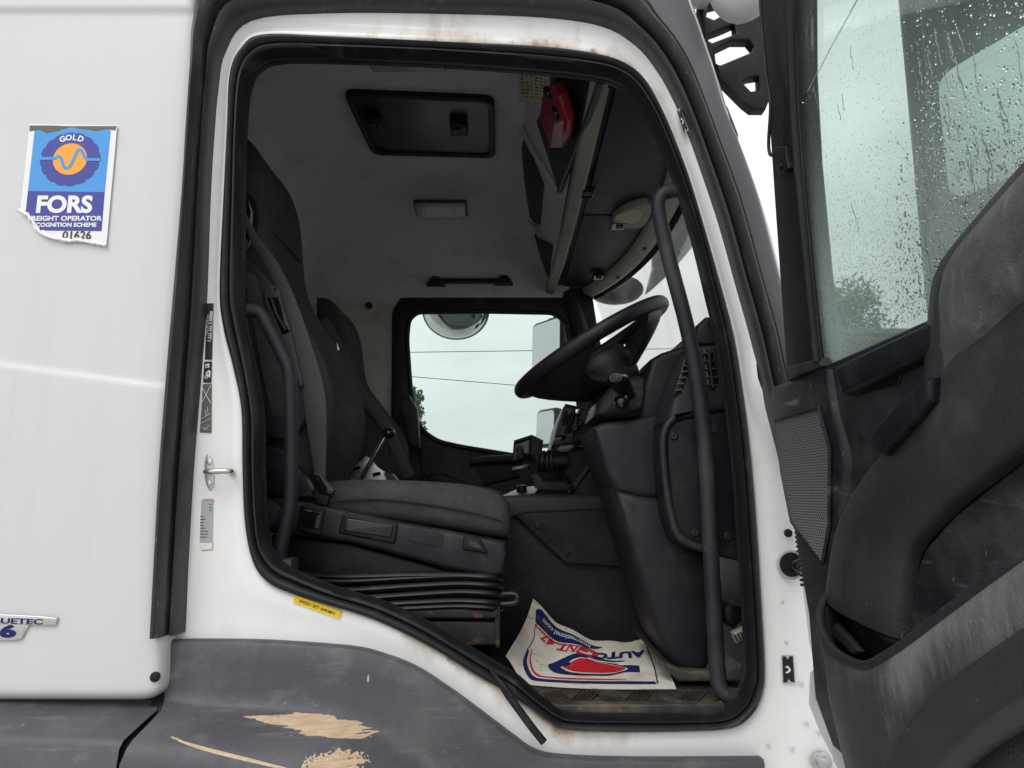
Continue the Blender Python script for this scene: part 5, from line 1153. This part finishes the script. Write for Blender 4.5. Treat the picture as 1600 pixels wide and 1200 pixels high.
# header band with address
mprint('header_band', ([(.05, .90), (.09, .955), (.16, .945), (.30, .93), (.44, .915), (.58, .90)], [(.08, .77), (.13, .755), (.20, .75), (.32, .76), (.46, .80), (.58, .89)]), 'ink_navy')
mprint('header_red', ([(.075, .755), (.13, .735), (.20, .73), (.32, .74), (.44, .765)], [(.08, .735), (.13, .715), (.20, .71), (.32, .72), (.44, .75)]), 'ink_red')
def mtext(s, s0, t0, hs, ht, material, bold=0, slant=0, curve=0.0, lift=.002):
    """printed words lie upside down to the doorway"""
    return text('print_words', s, 1.0, lambda a, b_, c: mat_pt(s0 - (a + slant * b_) * hs, t0 - b_ * ht + curve * (a * hs) ** 2, lift), material, PM, bold)
mtext('international.com', .315, .855, .052, .10, 'decal_white', .015)
mtext('AUTO', .70, .70, .125, .21, 'ink_navy', .045)
mtext('G', .50, .71, .18, .26, 'ink_red', .04, .2)
mtext('INT', .375, .70, .09, .15, 'ink_red', .02, .3)
mtext('47', .22, .69, .09, .14, 'ink_red', .03, .3)
# swoosh car emblem: navy body, white gap, red centre
def EX(P): return [(.285 + (a - .27) * 1.07, .43 + (b_ - .42) * 1.22) for a, b_ in P]
mprint('emblem_navy', (EX([(.27, .42), (.33, .52), (.42, .585), (.50, .565), (.60, .50), (.68, .44), (.78, .42)]), EX([(.27, .40), (.33, .31), (.42, .275), (.52, .27), (.62, .27), (.70, .32), (.78, .31)])), 'ink_navy')
mprint('emblem_white', (EX([(.34, .43), (.40, .51), (.47, .535), (.54, .515), (.62, .46), (.68, .41), (.715, .38)]), EX([(.34, .41), (.40, .33), (.47, .30), (.54, .295), (.62, .295), (.68, .33), (.715, .36)])), 'paper', .0018)
mprint('emblem_red', (EX([(.355, .43), (.41, .50), (.47, .525), (.54, .505), (.61, .455), (.67, .41), (.70, .385)]), EX([(.355, .41), (.41, .345), (.47, .32), (.54, .31), (.61, .305), (.67, .33), (.70, .365)])), 'ink_red', .0024)
mprint('emblem_stripe', (EX([(.50, .60), (.56, .565), (.62, .53), (.70, .505)]), EX([(.50, .57), (.56, .54), (.62, .51), (.70, .495)])), 'ink_navy', .0024)
mprint('emblem_stripe', (EX([(.48, .545), (.54, .53), (.60, .50), (.66, .47)]), EX([(.48, .525), (.54, .51), (.60, .485), (.66, .46)])), 'paper', .003)

# pedal corner in the footwell
PD = thing('pedal', 'tan ribbed pedal edge low in the front of the footwell', 'pedal', U(1158, 1000, .30))
pxplate('pedal_pad', [[(1146, 990), (1172, 977), (1176, 992), (1152, 1006)]], YF(.30), 0, .03, 'beige_trim', PD, .004)
for k in range(6): tube('pedal_rib', [YF(.30).W(1148 + k * 4.4, 992 - k * 2.2, .001), YF(.30).W(1153 + k * 4.2, 1003 - k * 2.2, .001)], .0022, 'sill_dirty', PD, 6)
BR = tag(prism('pedal_boot', [(1132, 952), (1140, 942), (1160, 946), (1164, 968), (1148, 984), (1136, 976)], .34, .45, 'black_plastic', None, .014), 'black rubber boot behind the tan pedal in the footwell', 'boot')

# ================================================================== OUTSIDE MIRRORS AND VISOR
def slab_mirror(nm, lbl, c, hw, hh, nrm, mm='mirror', depth=.06, hmat='black_plastic', r=.04):
    T = thing(nm, lbl, 'mirror', c)
    nrm = Vector(nrm).normalized(); ex = Zv.cross(nrm).normalized(); ey = nrm.cross(ex); f_ = Frame(c, ex, ey)
    out_ = round_poly([(-hw, -hh), (hw, -hh), (hw, hh), (-hw, hh)], r)
    plate('housing', [out_], lambda a, b_, z: f_.P(a, b_, z), depth, hmat, T, min(.02, depth * .4))
    plate('mirror_glass', [round_poly([(-hw + .018, -hh + .018), (hw - .018, -hh + .018), (hw - .018, hh - .018), (-hw + .018, hh - .018)], r * .8)], lambda a, b_, z: f_.P(a, b_, z + .002), .004, mm, T)
    return T
FM = slab_mirror('main_mirror', 'tall mirror outside the far window, partly behind the steering wheel', U(853, 552, 2.42), .15, .20, (-.85, -.55, .02), mm='mirror_dull')
prism('mirror_back', [(857, 497), (874, 492), (888, 505), (893, 560), (880, 600), (860, 600)], 2.41, 2.50, 'dark_plastic', FM, .015)
tube('mirror_arm', [U(872, 480, 2.30), U(866, 510, 2.44), U(866, 610, 2.44)], .016, 'black_plastic', FM, 10)
FW = slab_mirror('wide_mirror', 'smaller wide angle mirror outside the far window, below the rim', U(852, 668, 2.44), .10, .11, (-.85, -.55, .06), mm='mirror_dull', hmat='grey_plastic')
# ramp mirror: shallow dome hanging above the far window
RM = thing('ramp_mirror', 'curved kerb mirror hanging at the top of the far window', 'mirror', U(712, 490, 2.36))
c = U(712, 486, 2.36); hw = abs(U(762, 486, 2.36).x - U(661, 486, 2.36).x) / 2; hd = abs(U(712, 486, 2.36).z - U(712, 530, 2.36).z)
fr_ = Frame(c, X, Vector((0, -.55, 1)))
rg = []
for k, dd in ((1.0, 0), (.97, .015), (.85, .035), (.6, .055), (.3, .066), (.02, .07)):
    rg.append([fr_.P(hw * k * math.cos(a), -hd * k * max(-.35, -math.sin(a)) * 1.0, dd) for a in (2 * math.pi * j / 40 for j in range(40))])
loft('mirror_dome', rg, 'mirror', RM, sharp=0)
tube('mirror_rim', rg[0], .008, 'decal_silver', RM, 8, True)
obox('mirror_cap', c + Vector((-.02, .02, .03)), (.13, 0, 0), (0, .07, 0), (0, 0, .03), 'black_plastic', RM, .012)
# near side mirrors on the windscreen pillar, seen through the wet glass
NMr = thing('door_mirror', 'large dark mirror housing seen through the wet door window', 'mirror', (.74, -.60, 2.0))
nrm_ = Vector((-.93, -.36, 0)).normalized(); f_ = Frame((.74, -.61, 2.38), Zv.cross(nrm_), Zv)
plate('housing', [round_poly([(-.19, -.36), (.19, -.36), (.19, .36), (-.19, .36)], .05)], lambda a, b_, z: f_.P(a, b_, z), .10, 'black_plastic', NMr, .02)
plate('mirror_glass', [round_poly([(-.16, -.085), (.16, -.085), (.16, .125), (-.16, .125)], .03)], lambda a, b_, z: f_.P(a, b_, z + .003), .004, 'mirror', NMr)
plate('lower_glass', [round_poly([(-.15, -.34), (.16, -.34), (.16, -.13), (-.15, -.13)], .03)], lambda a, b_, z: f_.P(a, b_, z + .003), .004, 'gloss_black', NMr)
box('mirror_post', .70, .80, -.45, -.33, 2.0, 3.1, 'black_plastic', NMr, .02)
# far-side housing glimpsed through the windscreen
FH = thing('front_mirror', 'dark mirror housing glimpsed through the far corner of the windscreen', 'mirror', U(960, 455, 2.3))
p = U(962, 452, 2.25)
loft('housing', [[p + Vector((.16 * k * math.cos(a), dy, .085 * k * math.sin(a))) for a in (2 * math.pi * j / 20 for j in range(20))] for k, dy in ((.6, -.06), (.92, -.04), (1, 0), (.95, .06), (.5, .10))], 'black_plastic', FH, sub=1)
# smoked outside visor with bracket
VS = thing('sun_visor', 'smoked outside sun visor above the windscreen, beaded with rain', 'visor', (.7, 1.1, 2.8))
rows = []
for z_, xo, ins in ((2.79, .70, .0), (2.90, .715, .06), (3.02, .70, .12), (3.14, .66, .18)):
    rows.append([Vector((xo - .10 * (abs(y - YC) / .95) ** 2, y, z_)) for y in [(.40 + ins) + (1.40 - 2 * ins + .0) * i / 20 for i in range(21)]])
strips('visor_sheet', rows + [[p + Vector((-.005, 0, 0)) for p in r] for r in rows[::-1]], 'smoked_glass', VS, sharp=60)
tube('visor_edge', [r[0] for r in rows], .004, 'black_plastic', VS, 6)
BKT = thing('visor_bracket', 'black slotted plastic bracket between windscreen pillar and door frame', 'bracket', U(1160, 110, .2))
fbk = YF(.16)
pxplate('bracket_frame', [[(1096, -30), (1196, -70), (1215, 30), (1205, 150), (1197, 170), (1176, 170), (1163, 160), (1125, 122), (1116, 100), (1104, 66), (1092, 10)],
        [(1104, 25), (1116, 30), (1150, 12), (1140, 0), (1108, 8)], [(1106, 62), (1113, 66), (1150, 52), (1148, 36), (1130, 44), (1108, 52)], [(1117, 76), (1119, 98), (1126, 101), (1172, 82), (1178, 72), (1170, 62), (1146, 62)], [(1160, 128), (1172, 120), (1186, 118), (1187, 140), (1174, 142)]], fbk, 0, .035, 'black_plastic', BKT, .005)
NH = thing('proximity_mirror', 'pale grey rounded mirror shell at the top beside the door frame', 'mirror', U(1150, 20, -.05))
c = U(1160, 10, -.02)
rg = []
for k in range(9):
    q = math.pi * (k + .03) / 8.06
    rg.append([c + Vector((.072 * math.sin(q) * math.cos(a) + .02 * math.cos(q), -.05 * math.cos(q), .10 * math.sin(q) * math.sin(a) + .06)) for a in (2 * math.pi * j / 20 for j in range(20))])
loft('shell', rg, 'decal_silver', NH, sharp=0)

# ================================================================== BEYOND THE TRUCK
for k, (a, b_, lbl) in enumerate((((637, 550.5), (822, 548), 'upper of two overhead wires crossing the far window'), ((637, 588), (800, 601.5), 'lower sagging overhead wire crossing the far window'))):
    A, B = U(*a, 19), U(*b_, 19); d = (B - A)
    pts = [A - d * 4 + d * (9 * i / 30) for i in range(31)]
    tag(tube('overhead_wire', pts, .011, 'wire', None, 6), lbl, 'wire', 'overhead wires')
A, B = U(658, 668, 19), U(682, 692, 19); d = B - A
tag(tube('stay_wire', [A - d * 1.2, B + d * 6], .007, 'wire', None, 6), 'thin slanting stay wire low in the far window', 'wire', 'overhead wires')
def tree(nm, lbl, base, h, rad, n_leaf, seed, grp=None, leaf=.16):
    rnd = random.Random(seed); T = thing(nm, lbl, 'tree', base, grp); base = Vector(base)
    tr = tube('trunk', [base, base + Vector((.1, 0, h * .4)), base + Vector((-.05, .1, h * .8))], [rad * .14, rad * .09, rad * .03], 'bark', T, 8)
    cl = []
    for k in range(16):
        a = rnd.uniform(0, 6.28); q = rnd.uniform(.25, .9); hh = rnd.uniform(.42, .98)
        e = base + Vector((math.cos(a) * rad * q * (1.15 - hh * .7), math.sin(a) * rad * q * (1.15 - hh * .7), h * hh)); cl.append((e, rad * rnd.uniform(.22, .42)))
        tube('limb', [base + Vector((0, 0, h * max(.25, hh - .3))), e], [rad * .03, rad * .01], 'bark', tr, 5)
    V_, F_ = [], []
    for k in range(n_leaf):
        c_, r_ = rnd.choice(cl); d_ = Vector((rnd.gauss(0, 1), rnd.gauss(0, 1), rnd.gauss(0, .8))).normalized() * r_ * rnd.random() ** .45
        p_ = c_ + d_; s_ = leaf * rnd.uniform(.5, 1.2); a_ = Vector((rnd.gauss(0, 1), rnd.gauss(0, 1), rnd.gauss(0, 1))).normalized(); b2 = a_.orthogonal().normalized()
        i0 = len(V_); V_ += [p_ - a_ * s_, p_ - b2 * s_ * .5, p_ + a_ * s_, p_ + b2 * s_ * .5]; F_.append((i0, i0 + 1, i0 + 2, i0 + 3))
    me = bpy.data.meshes.new('crown'); me.from_pydata([tuple(v) for v in V_], [], F_); link('crown', me, 'leaf', T, smooth=False)
    return T
b0 = U(625, 650, 38)
tree('tree', 'leafy treetop at the lower left of the far window', (b0.x, 38, 0), b0.z + 1.5, 2.3, 3200, 1, 'trees around the yard', .17)
for i, (x, y, h, r_, lb) in enumerate(((14.5, 30, 10.5, 3.6, 'tall dark tree behind the wet door window'), (20, 28, 9, 3.6, 'broad tree to the right behind the wet door glass'))):
    tree('tree', lb, (x, y, 0), h, r_, 14000, 20 + i, 'trees around the yard', .16)
BH = thing('brick_building', 'low brown brick building blurred behind the wet door window', 'building', (9, 13.5, 0))
box('wall', 6.2, 13, 12.6, 16.5, 0, 5.0, 'brick_wall', BH, .02)
box('roof', 6.0, 13.2, 12.4, 16.7, 5.003, 5.12, 'roof_slate', BH, .02)
for k in range(3):
    wn = box('window', 6.6 + k * 2.4, 7.8 + k * 2.4, 12.56, 12.64, 1.4, 2.9, 'decal_white', BH, .01); box('pane', 6.7 + k * 2.4, 7.7 + k * 2.4, 12.54, 12.55, 1.5, 2.8, 'gloss_black', wn, .002)
